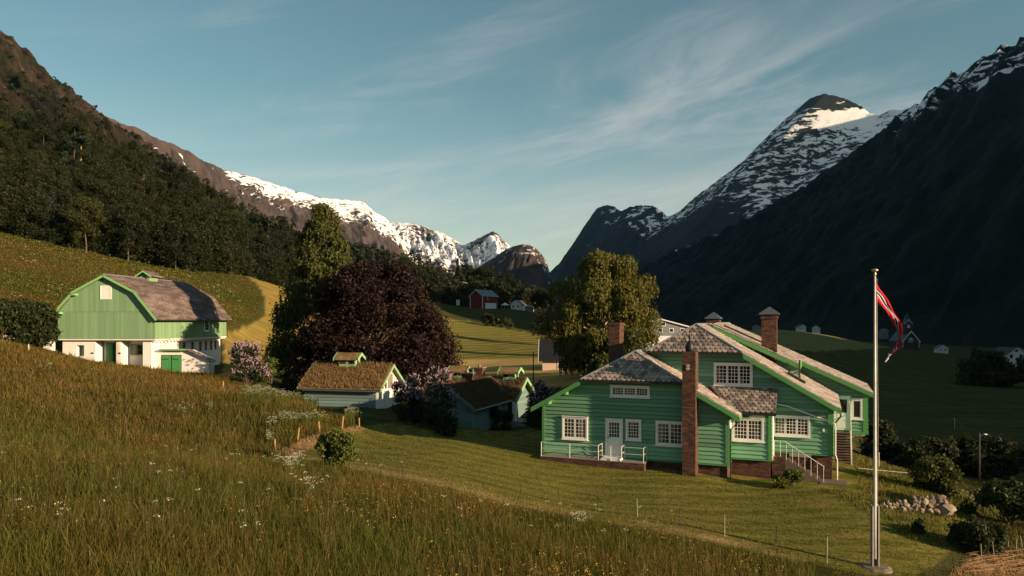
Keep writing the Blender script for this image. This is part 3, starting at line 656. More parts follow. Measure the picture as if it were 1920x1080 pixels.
def chimney(parent, u0, u1, v0, v1, z0, z1, cap=None, name='chimney', extra=True):
    m = MB(); m.box((u0, v0, z0), (u1, v1, z1))
    if extra: m.box((u0 - 0.05, v0 - 0.05, z1 - 0.16), (u1 + 0.05, v1 + 0.05, z1 + 0.02))
    c = fin(m, name, M['brick'], parent); cu, cv = (u0 + u1) / 2, (v0 + v1) / 2
    if cap == 'pyramid':
        m = MB(); a, b = (u1 - u0) / 2 + 0.14, (v1 - v0) / 2 + 0.14; z = z1 + 0.14
        m.add([(cu - a, cv - b, z), (cu + a, cv - b, z), (cu + a, cv + b, z), (cu - a, cv + b, z), (cu, cv, z + 0.42),
               (cu - a, cv - b, z - 0.05), (cu + a, cv - b, z - 0.05), (cu + a, cv + b, z - 0.05), (cu - a, cv + b, z - 0.05)],
              [(0,1,4),(1,2,4),(2,3,4),(3,0,4),(5,8,7,6),(0,5,6,1),(1,6,7,2),(2,7,8,3),(3,8,5,0)]); fin(m, 'chimney_cap', M['metal_grey'], c)
        m = MB()
        for su in (u0 + 0.05, u1 - 0.12):
            for sv in (v0 + 0.05, v1 - 0.12): m.box((su, sv, z1), (su + 0.07, sv + 0.07, z1 + 0.12))
        m.box((u0 + .1, v0 + .1, z1 + .02), (u1 - .1, v1 - .1, z1 + .10)); fin(m, 'cap_legs', M['metal_dark'], c)
    if cap == 'slab':
        m = MB(); m.box((u0 - 0.1, v0 - 0.1, z1 + 0.02), (u1 + 0.1, v1 + 0.1, z1 + 0.08)); fin(m, 'cap_slab', M['stone'], c)
        m = MB(); m.lathe([(0.05, 0), (0.13, 0.04), (0.14, 0.14), (0.09, 0.25), (0.03, 0.30)], (cu - 0.05, cv, z1 + 0.08), 9); fin(m, 'cap_stone', M['stone'], c, True)
    return c

# ------------------------------------------------------------------ the green house
HA = 22.5; ZO[0] = -8.0
HOUSE = empty('green_house', (5.49, 40.0, -8.0), -R(HA))
tag(HOUSE, 'large green wooden house with slate roofs, white windows and brick chimneys on the lawn', 'house')
def hs(u, v):                              # house axes -> world x, y
    a = R(HA); return 5.49 + u * math.cos(a) + v * math.sin(a), 40.0 - u * math.sin(a) + v * math.cos(a)
G, T_ = M['house_green'], M['trim_green']
# roof planes
A_R, A_Z, A_S = 0.97, -1.60, 0.557         # block A ridge u, z, slope
B_R, B_Z, B_S = 3.85, -0.15, 0.58
C_R, C_Z, C_S = 4.05, -0.10, 0.455
az = lambda u: A_Z - A_S * abs(u - A_R)
bz = lambda u: B_Z - B_S * abs(u - B_R)
cz = lambda u: C_Z - (C_S if u > C_R else 0.40) * abs(u - C_R)
# walls (closed cores behind the boards)
def core(name, polyuz, v0, v1):
    m = MB(); m.prism([(u, v0, z) for u, z in polyuz], (0, v1 - v0, 0)); return fin(m, name, M['dark_wood'], HOUSE)
A_poly = [(-4.08, -7.22), (5.88, -7.22), (5.88, az(5.88) - 0.05), (3.62, -3.16), (-1.68, -3.16), (-4.08, az(-4.08) - 0.05)]
core('wall_core', A_poly, 0.02, 9.0)
FA = Frame((0, 0), (1, 0)); planks(FA, A_poly, 0.212, HOUSE, G)
bay = [(5.89, -7.02), (7.87, -7.02), (7.87, -4.45), (5.89, -4.45)]
core('wall_core', bay, 1.12, 2.6); FBAY = Frame((0, 1.1), (1, 0)); planks(FBAY, bay, 0.212, HOUSE, G)
B_poly = [(1.2, -6.78), (10.77, -6.78), (10.77, bz(10.77) - 0.06), (6.3, -1.70), (1.4, -1.70), (1.2, -2.0)]
core('wall_core', B_poly, 2.42, 10.4); FB = Frame((0, 2.4), (1, 0)); planks(FB, B_poly, 0.212, HOUSE, G, z_start=-6.78)
C1_poly = [(4.2, -3.4), (9.0, -3.4), (9.0, cz(9.0) - 0.25), (4.2, cz(4.2) - 0.25)]
core('wall_core', C1_poly, 7.02, 10.4); FC1 = Frame((0, 7.0), (1, 0)); planks(FC1, C1_poly, 0.212, HOUSE, G)
C_poly = [(-2.0, -6.6), (12.78, -6.6), (12.78, cz(12.78) - 0.08), (C_R, C_Z - 0.1), (-2.0, cz(-2.0) - 0.1)]
core('wall_core', C_poly, 10.52, 17.0)
FC = Frame((0, 10.5), (1, 0)); planks(FC, [(8.9, -6.6), (12.78, -6.6), (12.78, cz(12.78) - 0.08), (8.9, cz(8.9) - 0.08)], 0.212, HOUSE, G)
# right-hand and left-hand side walls
for (u, v0, v1, z0, z1) in ((5.90, 0.0, 1.1, -7.22, az(5.88) - .1), (7.89, 1.1, 2.4, -7.02, -4.5), (10.79, 2.4, 10.4, -6.78, bz(10.79) - .1), (12.80, 10.5, 17, -6.6, cz(12.8) - .1)):
    fr = Frame((u, v0), (0, 1)); planks(fr, [(0, z0), (v1 - v0, z0), (v1 - v0, z1), (0, z1)], 0.212, HOUSE, G)
fr = Frame((-4.10, 9.0), (0, -1)); planks(fr, [(0, -7.22), (9.0, -7.22), (9.0, az(-4.1) - .1), (0, az(-4.1) - .1)], 0.212, HOUSE, G)
# brick foundations
for (u0, u1, v0, v1, z1) in ((-4.02, 5.84, 0.07, 9, -7.22), (5.84, 7.83, 1.16, 2.45, -7.02), (7.83, 10.74, 2.45, 10.4, -6.78)):
    m = MB(); m.box((u0, v0, -9.2), (u1, v1, z1 - 0.004)); fin(m, 'foundation', M['brick'], HOUSE)
m = MB(); m.box((-2, 11.2, -9.4), (11.6, 16.5, -6.75)); fin(m, 'foundation', M['brick'], HOUSE)
m = MB(); m.box((8.9, 10.42, -6.74), (12.86, 17.0, -6.604)); fin(m, 'floor_beam', T_, HOUSE)
m = MB(); prof = [(12.75, -6.74), (11.62, -6.74), (11.62, -7.35)] + [(11.62 + 1.1 * (1 - math.cos(k / 6 * 1.5)), -7.35 + 0.52 * math.sin(k / 6 * 1.5)) for k in range(1, 7)]
m.prism([(u, 10.6, z) for u, z in prof], (0, 0.14, 0)); fin(m, 'bracket', M['white'], HOUSE)
# corner posts and water tables
for (u, v, z0, z1, wd) in ((-4.1, -0.06, -7.22, az(-4.1) - .12, .15), (5.76, -0.07, -7.22, -5.0, .17), (7.74, 1.03, -7.02, -4.7, .17), (10.55, 2.33, -6.78, -4.2, .26), (12.56, 10.43, -6.6, -4.2, .26)):
    m = MB(); m.box((u, v, z0), (u + wd, v + 0.10, z1)); fin(m, 'corner_board', T_, HOUSE)
for (u, v, z0, z1) in ((5.935, 0.02, -7.22, -5.1), (7.915, 1.12, -7.02, -4.8)):  # white strips put the sunlight on these side faces into the colour
    m = MB(); m.box((u, v, z0), (u + 0.05, v + 0.55, z1)); fin(m, 'corner_board', M['white'], HOUSE, label='white strip standing in for sunlight on the side of the wall')
for (u0, u1, v, z) in ((-4.14, 5.95, -0.10, -7.25), (5.95, 7.95, 1.0, -7.05), (7.95, 10.84, 2.3, -6.81)):
    m = MB(); m.box((u0, v, z - 0.03), (u1, v + 0.14, z + 0.026)); fin(m, 'water_table', T_, HOUSE)
# roofs
ov = 0.55
A_e = 3.1; hipv = 0.62
SL = M['slate_field']
def roof2(pl, th, sh_poly=None, w=0.3, ex=0.24, mat=SL): 
    o = slab(pl, th, 'roof', M['slate_field'], HOUSE)
    if sh_poly is not None: shingles(sh_poly, w, ex, HOUSE, mat, False, 'slate_courses', 'square', 0.6, 0.035)
hl, hrr = A_R - (-A_Z - 0 + A_e + 0) * 0, 0
aL, aR = A_R - (A_e + A_Z) / A_S, A_R + (A_e + A_Z) / A_S      # hip corners at z = -A_e
eL, eR = -4.55, 6.48
plA_R = [(eR, -ov, az(eR)), (eR, 9.0, az(eR)), (A_R, 9.0, A_Z), (A_R, hipv, A_Z), (aR, -ov, -A_e)]
plA_R_front = [(eR, -ov, az(eR)), (eR, 2.4, az(eR)), (A_R, 2.4, A_Z), (A_R, hipv, A_Z), (aR, -ov, -A_e)]
roof2(plA_R_front, 0.10, plA_R_front)
plA_L = [(eL, -ov, az(eL)), (aL, -ov, -A_e), (A_R, hipv, A_Z), (A_R, 9.0, A_Z), (eL, 9.0, az(eL))]
roof2(plA_L, 0.10, None)
hipA = [(aL, -ov, -A_e), (aR, -ov, -A_e), (A_R, hipv, A_Z)]
slab([(aL, -ov, -A_e), (aR, -ov, -A_e), (A_R, hipv, A_Z)], 0.08, 'hip_roof', M['dark_wood'], HOUSE)
n1 = shingles(hipA, 0.262, 0.205, HOUSE, M['slate'])
m = MB(); m.box((aL - .02, -ov - 0.07, -A_e - 0.10), (aR + .02, -ov + 0.02, -A_e + 0.012)); fin(m, 'gutter', M['metal_dark'], HOUSE)
b_e = 1.62; bv = 1.85; bhip = 2.85; bL, bR = B_R - (b_e + B_Z) / B_S, B_R + (b_e + B_Z) / B_S
beR = 11.15
plB_R = [(beR, bv, bz(beR)), (beR, 10.45, bz(beR)), (B_R, 10.45, B_Z), (B_R, bhip, B_Z), (bR, bv, -b_e)]
roof2(plB_R, 0.10, plB_R)
plB_L = [(bL, bv, -b_e), (B_R, bhip, B_Z), (B_R, 10.45, B_Z), (-1.0, 10.45, bz(-1.0)), (-1.0, bv + 0.6, bz(-1.0))]
roof2(plB_L, 0.10, None)
hipB = [(bL, bv, -b_e), (bR, bv, -b_e), (B_R, bhip, B_Z)]
slab(hipB, 0.08, 'hip_roof', M['dark_wood'], HOUSE)
n2 = shingles(hipB, 0.262, 0.215, HOUSE, M['slate'])
m = MB(); m.box((bL - .02, bv - 0.07, -b_e - 0.10), (bR + .02, bv + 0.02, -b_e + 0.012)); fin(m, 'gutter', M['metal_dark'], HOUSE)
lean = [(5.6, 0.62, -4.60), (8.13, 0.62, -4.60), (8.13, 2.36, -3.46), (4.62, 2.36, -3.46), (4.62, 2.2, -3.57)]
slab(lean, 0.08, 'lean_to_roof', M['dark_wood'], HOUSE)
n3 = shingles(lean, 0.262, 0.235, HOUSE, M['slate'])
print('shingles', n1, n2, n3)
m = MB(); m.box((5.9, 0.55, -4.72), (8.15, 0.63, -4.585)); fin(m, 'gutter', M['metal_dark'], HOUSE)
m = MB(); m.box((4.62, 2.30, -3.46), (8.15, 2.39, -3.39)); fin(m, 'flashing', M['zinc'], HOUSE)
ceR = 13.1
plC2 = [(9.1, 10.0, cz(9.1)), (ceR, 10.0, cz(ceR)), (ceR, 17.3, cz(ceR)), (C_R, 17.3, C_Z), (C_R, 10.0, C_Z)]
plC2b = [(C_R, 10.0, C_Z), (C_R, 17.3, C_Z), (-2.5, 17.3, cz(-2.5)), (-2.5, 10.0, cz(-2.5))]
plC1 = [(C_R - 0.2, 6.5, C_Z + .004), (9.12, 6.5, cz(9.12) + .004), (9.12, 10.0, cz(9.12) + .004), (C_R - 0.2, 10.0, C_Z + .004)]
roof2(plC2, 0.10, [(ceR, 10.0, cz(ceR)), (ceR, 17.3, cz(ceR)), (C_R, 17.3, C_Z), (C_R, 10.0, C_Z)])
roof2(plC2b, 0.10, None)
roof2(plC1, 0.10, [(9.12, 6.5, cz(9.12)), (9.12, 10.0, cz(9.12)), (C_R, 10.0, C_Z), (C_R, 6.5, C_Z)])
m = MB(); sn = lambda u: cz(u) + 0.20
m.prism([(4.6, 9.2, sn(4.6)), (7.0, 9.2, sn(7.0)), (7.0, 9.2, sn(7.0) - .1), (4.6, 9.2, sn(4.6) - .1)], (0, 0.2, 0)); fin(m, 'snow_guard', M['metal_dark'], HOUSE)
# ridge and hip cappings
def capstrip(a, b, mat='zinc', rad=0.055, name='ridge_cap'):
    m = MB(); m.tube([np.array(a) + (0, 0, 0.04), np.array(b) + (0, 0, 0.04)], rad, 7); fin(m, name, M[mat], HOUSE)
capstrip((aL, -ov, -A_e), (A_R, hipv, A_Z)); capstrip((aR, -ov, -A_e), (A_R, hipv, A_Z)); capstrip((A_R, hipv, A_Z), (A_R, 2.4, A_Z))
capstrip((bL, bv, -b_e), (B_R, bhip, B_Z)); capstrip((bR, bv, -b_e), (B_R, bhip, B_Z)); capstrip((B_R, bhip, B_Z), (B_R, 10.4, B_Z)); capstrip((C_R, 10, C_Z), (C_R, 17.3, C_Z))
capstrip((5.75, 0.62, -4.42), (4.62, 2.3, -3.5), 'metal_dark', 0.05, 'valley_flashing')
# bargeboards
def barge(u0, z0, u1, z1, v, depth=0.24): bargeboard((u0, v - 0.05, z0 - 0.02), (u1, v - 0.05, z1 - 0.02), depth, 0.055, (0, 1, 0), HOUSE, T_)
barge(eL - .03, az(eL - .03), aL - .05, az(aL - .05), -ov); barge(aR + .05, az(aR + .05), eR + .03, az(eR + .03), -ov)
barge(bR + .05, bz(bR + .05), beR + .03, bz(beR + .03), bv); barge(4.3, cz(4.3), 9.14, cz(9.14), 6.5, 0.26); barge(9.12, cz(9.12), ceR + .03, cz(ceR + .03), 10.0, 0.24)
for (uu, vv, zz_) in ((eL, 9, az(eL)), (eR, 2.3, az(eR))):   # eave boards
    m = MB(); m.box((uu - .03, -ov + .01, zz_ - .2), (uu + .03, vv, zz_ - .03)); fin(m, 'eave_board', T_, HOUSE)
m = MB(); m.box((beR - .03, bv + .01, bz(beR) - .2), (beR + .03, 10.4, bz(beR) - .03)); fin(m, 'eave_board', T_, HOUSE)
m = MB(); m.box((9.07, 6.46, cz(9.1) - .33), (9.13, 10.0, cz(9.1) - .03)); fin(m, 'eave_board', T_, HOUSE)
for (k0, fz, v0, v1, us) in ((0, az, -ov, 0.02, (-3.6, -2.6, 4.4, 5.4)), (1, bz, bv, 2.42, (7.2, 8.2, 9.2, 10.2)), (2, cz, 6.5, 7.0, (5.4, 6.6, 7.8, 8.9)), (3, cz, 10.0, 10.5, (10, 11, 12, 12.9))):
    for u in us:
        m = MB(); m.box((u - .06, v0 - .0, fz(u) - 0.36), (u + .06, v1, fz(u) - 0.15)); fin(m, 'rafter_end', T_, HOUSE)
# windows and doors
window(FA, -2.92, -1.46, -6.40, -5.17, HOUSE, 2, 3, 5, out=.045); window(FA, 0.64, 1.47, -6.25, -5.17, HOUSE, 1, 4, 5, out=.045)
window(FA, 2.23, 3.70, -6.42, -5.17, HOUSE, 2, 3, 5, out=.045); window(FA, -0.21, 1.92, -3.98, -3.38, HOUSE, 3, 4, 3, out=.045)
window(FBAY, 5.95, 7.53, -6.12, -4.93, HOUSE, 2, 4, 5, out=.045); window(FB, 7.86, 9.71, -5.93, -4.88, HOUSE, 3, 3, 5, out=.045)
window(FB, 4.88, 6.88, -3.39, -2.21, HOUSE, 3, 3, 5, out=.045)
window(FC, 11.9, 12.52, -5.85, -4.62, HOUSE, 1, 1, 1, out=.045)
def door(fr, a0, a1, z0, z1, glass_split, parent, cols, rows, mat='white'):
    m = MB(); c = 0.08
    fbox(m, fr, a0, a0 + c, z0, z1, .03, .12); fbox(m, fr, a1 - c, a1, z0, z1, .03, .12); fbox(m, fr, a0 + c, a1 - c, z1 - c, z1, .03, .12); fbox(m, fr, a0 - .03, a1 + .03, z1 + .003, z1 + .04, .03, .16)
    d = fin(m, 'door', M[mat], parent)
    zg = z0 + (z1 - z0) * glass_split
    m = MB(); fbox(m, fr, a0 + c + .004, a1 - c - .004, z0 + .01, zg, .03, .085)
    fbox(m, fr, a0 + c + .1, a1 - c - .1, z0 + .12, zg - .1, .085, .098); fin(m, 'door_panel', M[mat], d)
    m = MB(); fbox(m, fr, a0 + c + .004, a0 + c + .11, zg + .001, z1 - c, .03, .085); fbox(m, fr, a1 - c - .11, a1 - c - .004, zg + .001, z1 - c, .03, .085); fbox(m, fr, a0 + c + .111, a1 - c - .111, z1 - c - .1, z1 - c - .002, .03, .085); fin(m, 'sash', M[mat], d)
    g0, g1 = a0 + c + .112, a1 - c - .112
    m = MB(); fbox(m, fr, g0, g1, zg + .002, z1 - c - .102, .04, .06); fin(m, 'pane', M['glass'], d)
    if cols > 1:
        m = MB()
        for i in range(1, cols): x = g0 + (g1 - g0) * i / cols; fbox(m, fr, x - .011, x + .011, zg, z1 - c - .1, .055, .070)
        for i in range(1, rows): q_ = zg + (z1 - c - .1 - zg) * i / rows; fbox(m, fr, g0, g1, q_ - .011, q_ + .011, .056, .0715)
        fin(m, 'glazing_bars', M[mat], d)
    m = MB(); fbox(m, fr, a0 + c + .03, a0 + c + .08, z0 + 1.0, z0 + 1.04, .085, .13); fbox(m, fr, a0 + c + .03, a0 + c + .14, z0 + 1.0, z0 + 1.03, .13, .15); fin(m, 'handle', M['metal_dark'], d)
    return d
door(FA, -0.47, 0.47, -7.2, -5.19, 0.52, HOUSE, 4, 4); door(FC, 10.95, 11.86, -6.55, -4.5, 0.52, HOUSE, 1, 1)
# chimneys
ch = chimney(HOUSE, 3.74, 4.40, -0.9, 0.03, -9.0, -1.5, None, extra=False)
m = MB(); m.lathe([(0.19, 0), (0.22, 0.06), (0.215, 0.26), (0.17, 0.40), (0.10, 0.50), (0.045, 0.56), (0.045, 0.66), (0.07, 0.72), (0.05, 0.82), (0.02, 0.9), (0.012, 1.05)], (4.05, -0.5, -1.49), 14); fin(m, 'chimney_cowl', M['black'], ch, True)
m = MB(); k = [(3.93, -2.02), (4.09, -1.99), (4.12, -2.05), (4.03, -2.10), (3.95, -2.10), (3.93, -2.2), (4.02, -2.25), (4.11, -2.2), (4.12, -2.14)]
m.tube([(u, -0.93, z - .15) for u, z in k], 0.028, 6); m.tube([(4.03, -0.93, -2.12), (4.03, -0.93, -2.42)], 0.024, 6); fin(m, 'wall_anchor', M['iron'], ch)
chimney(HOUSE, -2.47, -1.74, 7.9, 9.0, -4.2, -0.04, None, extra=True)
chimney(HOUSE, 7.0, 7.84, 6.9, 7.65, -3.2, 0.36, 'pyramid')
chimney(HOUSE, 3.15, 3.92, 12.2, 13.0, -1.2, 0.13, 'pyramid')
# roof hatch and stove pipe on the middle roof
m = MB(); u0, u1 = 8.55, 9.45
m.prism([(u0, 4.1, bz(u0) + .09), (u1, 4.1, bz(u1) + .09), (u1, 4.9, bz(u1) + .09), (u0, 4.9, bz(u0) + .09)], (0, 0, .07)); fin(m, 'roof_hatch', M['metal_dark'], HOUSE)
m = MB(); m.tube([(9.1, 6.3, -3.3), (9.1, 6.3, -2.15)], .05, 8); m.tube([(8.7, 6.1, -2.95), (9.1, 6.3, -2.75), (9.1, 6.3, -2.6)], .035, 6); fin(m, 'vent_pipe', M['metal_dark'], HOUSE)
# gutter pipes
m = MB(); m.tube([(8.1, 2.28, -4.28), (8.6, 2.27, -4.36), (10.3, 2.25, -4.95), (10.85, 2.25, -5.15), (10.90, 2.28, -5.3), (10.90, 2.28, -6.75), (10.98, 2.22, -7.0), (10.98, 2.2, -8.1)], .04, 7); fin(m, 'downpipe', M['rail_white'], HOUSE)
m = MB(); m.tube([(11.15, 2.0, -4.65), (11.12, 2.1, -4.8), (10.9, 2.24, -5.1)], .038, 7); fin(m, 'downpipe', M['metal_dark'], HOUSE)
m = MB(); m.tube([(6.45, -.2, -4.8), (6.40, -.15, -5.0), (6.02, .0, -5.4), (6.0, .02, -7.9)], .038, 7); fin(m, 'downpipe', M['metal_dark'], HOUSE)
m = MB(); fbox(m, FB, 10.30, 10.40, -5.6, -5.45, .04, .14); fin(m, 'wall_lamp', M['white'], HOUSE)
# terrace with rail
m = MB(); m.box((-3.86, -1.0, -8.3), (1.82, -0.09, -7.29)); tr = fin(m, 'terrace', M['brick'], HOUSE)
m = MB(); m.box((-3.88, -1.02, -7.288), (1.84, -0.1, -7.25)); fin(m, 'terrace_slab', M['concrete'], tr)
m = MB(); m.box((-0.5, -0.95, -7.248), (0.55, -0.1, -7.17)); fin(m, 'door_step', M['white'], tr)
rl = empty('terrace_rail', (0, 0, 0)); rl.parent = HOUSE
for a, b in (((-3.82, -0.97), (-0.62, -0.97)), ((0.62, -0.97), (1.78, -0.97))):
    m = MB()
    for z in (-6.50, -6.84): m.tube([(a[0], a[1], z), (b[0], b[1], z)], .014, 6)
    fin(m, 'rail_bar', M['rail_white'], rl)
for u, dv in ((-0.62, .75), (0.62, .75), (1.78, .8)):
    m = MB()
    for z in (-6.50, -6.84): m.tube([(u, -0.97, z), (u, -0.97 + dv, z)], .014, 6)
    m.tube([(u, -.97 + dv, -7.25), (u, -.97 + dv, -6.5)], .016, 6); fin(m, 'rail_bar', M['rail_white'], rl)
for u in (-3.82, -2.2, -0.62, 0.05, 0.62, 1.78):
    m = MB(); m.tube([(u, -0.97, -7.25), (u, -0.97, -6.49)], .019, 7); fin(m, 'rail_post', M['rail_white'], rl)
m = MB(); m.tube([(-.62, -.97, -7.0), (.62, -.97, -7.0)], .018, 6); fin(m, 'rail_bar', M['rail_white'], rl)
# brick stair along the middle wall
st = empty('front_stair', (0, 0, 0)); st.parent = HOUSE
m = MB(); m.box((7.92, 1.25, -8.6), (8.55, 2.30, -6.86)); fin(m, 'landing', M['brick'], st)
for i in range(8):
    m = MB(); u = 8.552 + i * .235; z = -6.99 - i * .145; m.box((u, 1.25, -8.9), (u + .234, 2.2, z)); fin(m, 'step', M['step_wood'], st)
m = MB(); m.tube([(8.0, 1.3, -6.05), (8.5, 1.3, -6.05), (10.35, 1.3, -7.2), (10.35, 1.3, -7.35)], .017, 6); fin(m, 'handrail', M['rail_white'], st)
for i in range(9):
    u = 8.02 + i * .29; z = -6.05 if u < 8.5 else -6.05 - (u - 8.5) * .6216; zb = -6.86 if u < 8.55 else -6.99 - int((u - 8.552) / .235) * .145
    m = MB(); m.tube([(u, 1.3, zb), (u, 1.3, z)], .012, 6); fin(m, 'rail_post', M['rail_white'], st)
m = MB(); m.box((8.7, 2.0, -6.93), (9.75, 2.3, -6.80)); fin(m, 'bench_slab', M['concrete'], st)
m = MB(); m.box((10.2, 1.0, -8.6), (11.4, 2.1, -7.98)); fin(m, 'footing', M['stone'], st)
# timber stair up to the door of the far wing
ts = empty('back_stair', (0, 0, 0)); ts.parent = HOUSE
for i in range(12):
    v = 10.30 - i * .135; z = -6.66 - i * .137
    m = MB(); m.box((10.95, v - .20, z - .05), (11.83, v, z)); fin(m, 'step', M['step_wood'], ts)
    m = MB(); m.box((10.97, v - .02, z - .137), (11.81, v - .004, z - .052)); fin(m, 'riser', M['dark_wood'], ts)
for u in (10.90, 11.84):
    m = MB(); m.prism([(u, 10.35, -6.55), (u, 8.62, -8.3), (u, 8.62, -8.5), (u, 10.35, -6.8)], (.045, 0, 0)); fin(m, 'stringer', M['rail_white'], ts)
m = MB(); m.tube([(11.87, 10.38, -5.55), (11.87, 8.7, -7.45)], .022, 6); m.tube([(11.87, 10.38, -6.6), (11.87, 10.38, -4.9)], .025, 6); m.tube([(11.87, 8.7, -8.3), (11.87, 8.7, -7.45)], .022, 6); fin(m, 'handrail', M['rail_white'], ts)
# ------------------------------------------------------------------ the green and white barn
BA = 4.5; BO = ((290.4 - 960) / 1400 * 83, 83.0); ZO[0] = -6.0
BARN = empty('barn', (BO[0], BO[1], -6.0), -R(BA))
tag(BARN, 'big green barn with a gambrel roof over a white plastered ground floor', 'barn')
BL, RZ, RU = 17.2, 5.25, -5.68
prof = [(-11.3, 1.15), (-9.35, 3.30), (RU, RZ - .06), (-2.05, 3.36), (-0.02, 0.55)]
gab = [(-11.35, -1.9), (0.0, -1.9)] + prof[::-1]
m = MB(); m.prism([(u, 0.0, z) for u, z in gab], (0, BL, 0)); fin(m, 'timber_wall', M['barn_green'], BARN)
FBG = Frame((0, 0), (1, 0)); FBS = Frame((0, 0), (0, 1))
rb = random.Random(3)
u = -11.35                                  # upright boards of the gable and of the right-hand side
def top_at(u):
    q_ = [(-11.36, 1.0)] + prof[:] + [(0.01, 0.5)]
    return float(np.interp(u, [a for a, _ in q_], [b for _, b in q_])) - .05
while u < -0.02:
    w = 0.30; u1 = min(u + w - .02, -0.002); d = rb.uniform(.018, .036)
    for (z0, z1a, z1b, nm) in ((-1.88, 1.12, 1.12, 'board'), (1.16, top_at(u), top_at(u1), 'board')):
        if min(z1a, z1b) - z0 < 0.1: continue
        m = MB(); m.prism([FBG.p(u, z0, .002), FBG.p(u1, z0, .002), FBG.p(u1, z1b, .002), FBG.p(u, z1a, .002)], (0, -d - (.02 if z0 > 0 else 0), 0)); fin(m, nm, M['barn_green'], BARN)
    u += w
v = 0.0
while v < BL - .05:
    d = rb.uniform(.018, .034); m = MB(); fbox(m, FBS, v, min(v + .28, BL), -1.88, .42, .002, d); fin(m, 'board', M['barn_green'], BARN); v += .30
m = MB(); fbox(m, FBG, -11.42, 0.06, -2.02, -1.905, .0, .07); fin(m, 'sill_beam', M['plaster'], BARN)
m = MB(); fbox(m, FBS, -.01, BL + .05, -2.02, -1.905, .0, .05); fin(m, 'sill_beam', M['plaster'], BARN)
v = .3
while v < BL:                               # joist ends under the overhanging timber floor
    m = MB(); m.box((-.6, v, -2.2), (.04, v + .16, -2.03)); fin(m, 'joist', M['plaster'], BARN); v += .78
# plastered ground floor with two recesses
def pb(u0, u1, v0, v1, z0=-6.5, z1=-2.03, nm='plaster_wall'):
    m = MB(); m.box((u0, v0, z0), (u1, v1, z1)); return fin(m, nm, M['plaster'], BARN)
pv = .35
pb(-11.05, -9.42, pv, pv + 1.3); pb(-9.42, -8.5, pv, pv + .9, z1=-3.82); pb(-9.42, -8.5, pv, pv + .9, z0=-2.6); pb(-8.5, -7.2, pv, pv + 1.3)
pb(-4.72, -4.18, pv, pv + 1.6, nm='pier'); pb(-1.6, -0.6, pv, pv + 1.6, nm='pier')
pb(-11.0, -0.64, pv + 1.55, BL - .4)
fr = Frame((0, pv + 1.55), (1, 0)); frw = Frame((0, pv + .75), (1, 0))
window(frw, -9.4, -8.52, -3.78, -2.62, BARN, 2, 1, 2, casing=.05, mat='door_green', sill=False)
window(fr, -4.0, -2.3, -3.75, -2.55, BARN, 2, 2, 2, casing=.06, mat='door_green', sill=False)
m = MB(); fbox(m, fr, -6.9, -5.75, -5.2, -2.35, 0.0, .07); d = fin(m, 'door', M['door_green'], BARN)
m = MB(); fbox(m, fr, -6.2, -5.8, -5.2, -2.4, .07, .55); fin(m, 'open_leaf', M['door_green'], d)
m = MB(); fbox(m, fr, -5.6, -4.75, -5.2, -2.4, 0.0, .05); fin(m, 'door', M['metal_dark'], BARN, label='dark doorway beside the green door')
for u in (-7.6, -4.4): 
    m = MB(); fbox(m, Frame((0, pv), (1, 0)), u, u + .22, -3.55, -3.4, .0, .08); fin(m, 'wall_lamp', M['metal_dark'], BARN)
fs = Frame((-.64, 0), (0, 1))
for v in (7.2, 9.2, 11.2, 12.6, 14.0, 15.2):
    m = MB(); fbox(m, fs, v, v + .55, -3.6, -2.45, -.02, .03); w = fin(m, 'window', M['dark_wood'], BARN); m = MB(); fbox(m, fs, v + .08, v + .47, -3.5, -2.55, .03, .045); fin(m, 'pane', M['glass'], w)
# gambrel roof: four slabs with a thick verge
pr2 = [(-11.42, 1.2), (-9.35, 3.42), (RU, RZ + .06), (-2.03, 3.46), (0.58, 0.30)]
for i in range(4):
    (u0, z0), (u1, z1) = pr2[i], pr2[i + 1]
    m = MB(); dx, dz = u1 - u0, z1 - z0; l = math.hypot(dx, dz); nx, nz_ = -dz / l * .14, dx / l * .14
    m.prism([(u0, -.55, z0), (u1, -.55, z1), (u1 - nx, -.55, z1 - nz_), (u0 - nx, -.55, z0 - nz_)], (0, BL + 1.1, 0)); fin(m, 'roof', M['barn_roof'], BARN)
    m = MB(); m.prism([(u0, -.60, z0 - .02), (u1, -.60, z1 - .02), (u1 - nx * 1.9, -.60, z1 - nz_ * 1.9), (u0 - nx * 1.9, -.60, z0 - nz_ * 1.9)], (0, .046, 0)); fin(m, 'bargeboard', M['barn_trim'], BARN)
    k = 26; jm = MB()                       # standing seams and lifted sheet rows of the weathered covering
    for j in range(k):
        v = -.5 + (BL + 1.0) * j / k + rb.uniform(-.05, .05); r0 = .03
        jm.prism([(u0 + nx * .1, v, z0 + nz_ * .1), (u1 + nx * .1, v, z1 + nz_ * .1), (u1 + nx * .3, v, z1 + nz_ * .3), (u0 + nx * .3, v, z0 + nz_ * .3)], (0, .05, 0))
    for f_ in (.25, .5, .75):
        a, b, a2, b2 = u0 + dx * f_, z0 + dz * f_, u0 + dx * (f_ + .02), z0 + dz * (f_ + .02)
        jm.prism([(a, -.5, b), (a2, -.5, b2), (a2 + nx * .2, -.5, b2 + nz_ * .2), (a + nx * .2, -.5, b + nz_ * .2)], (0, BL + 1, 0))
    fin(jm, 'roof_seams', M['barn_roof'], BARN, kind='stuff')
m = MB(); m.tube([(RU, -.55, RZ + .08), (RU, BL + .55, RZ + .08)], .09, 6); fin(m, 'ridge_cap', M['zinc'], BARN)
m = MB(); m.tube([(.64, -.5, .2), (.64, BL + .5, .22)], .075, 7); fin(m, 'gutter', M['metal_dark'], BARN)
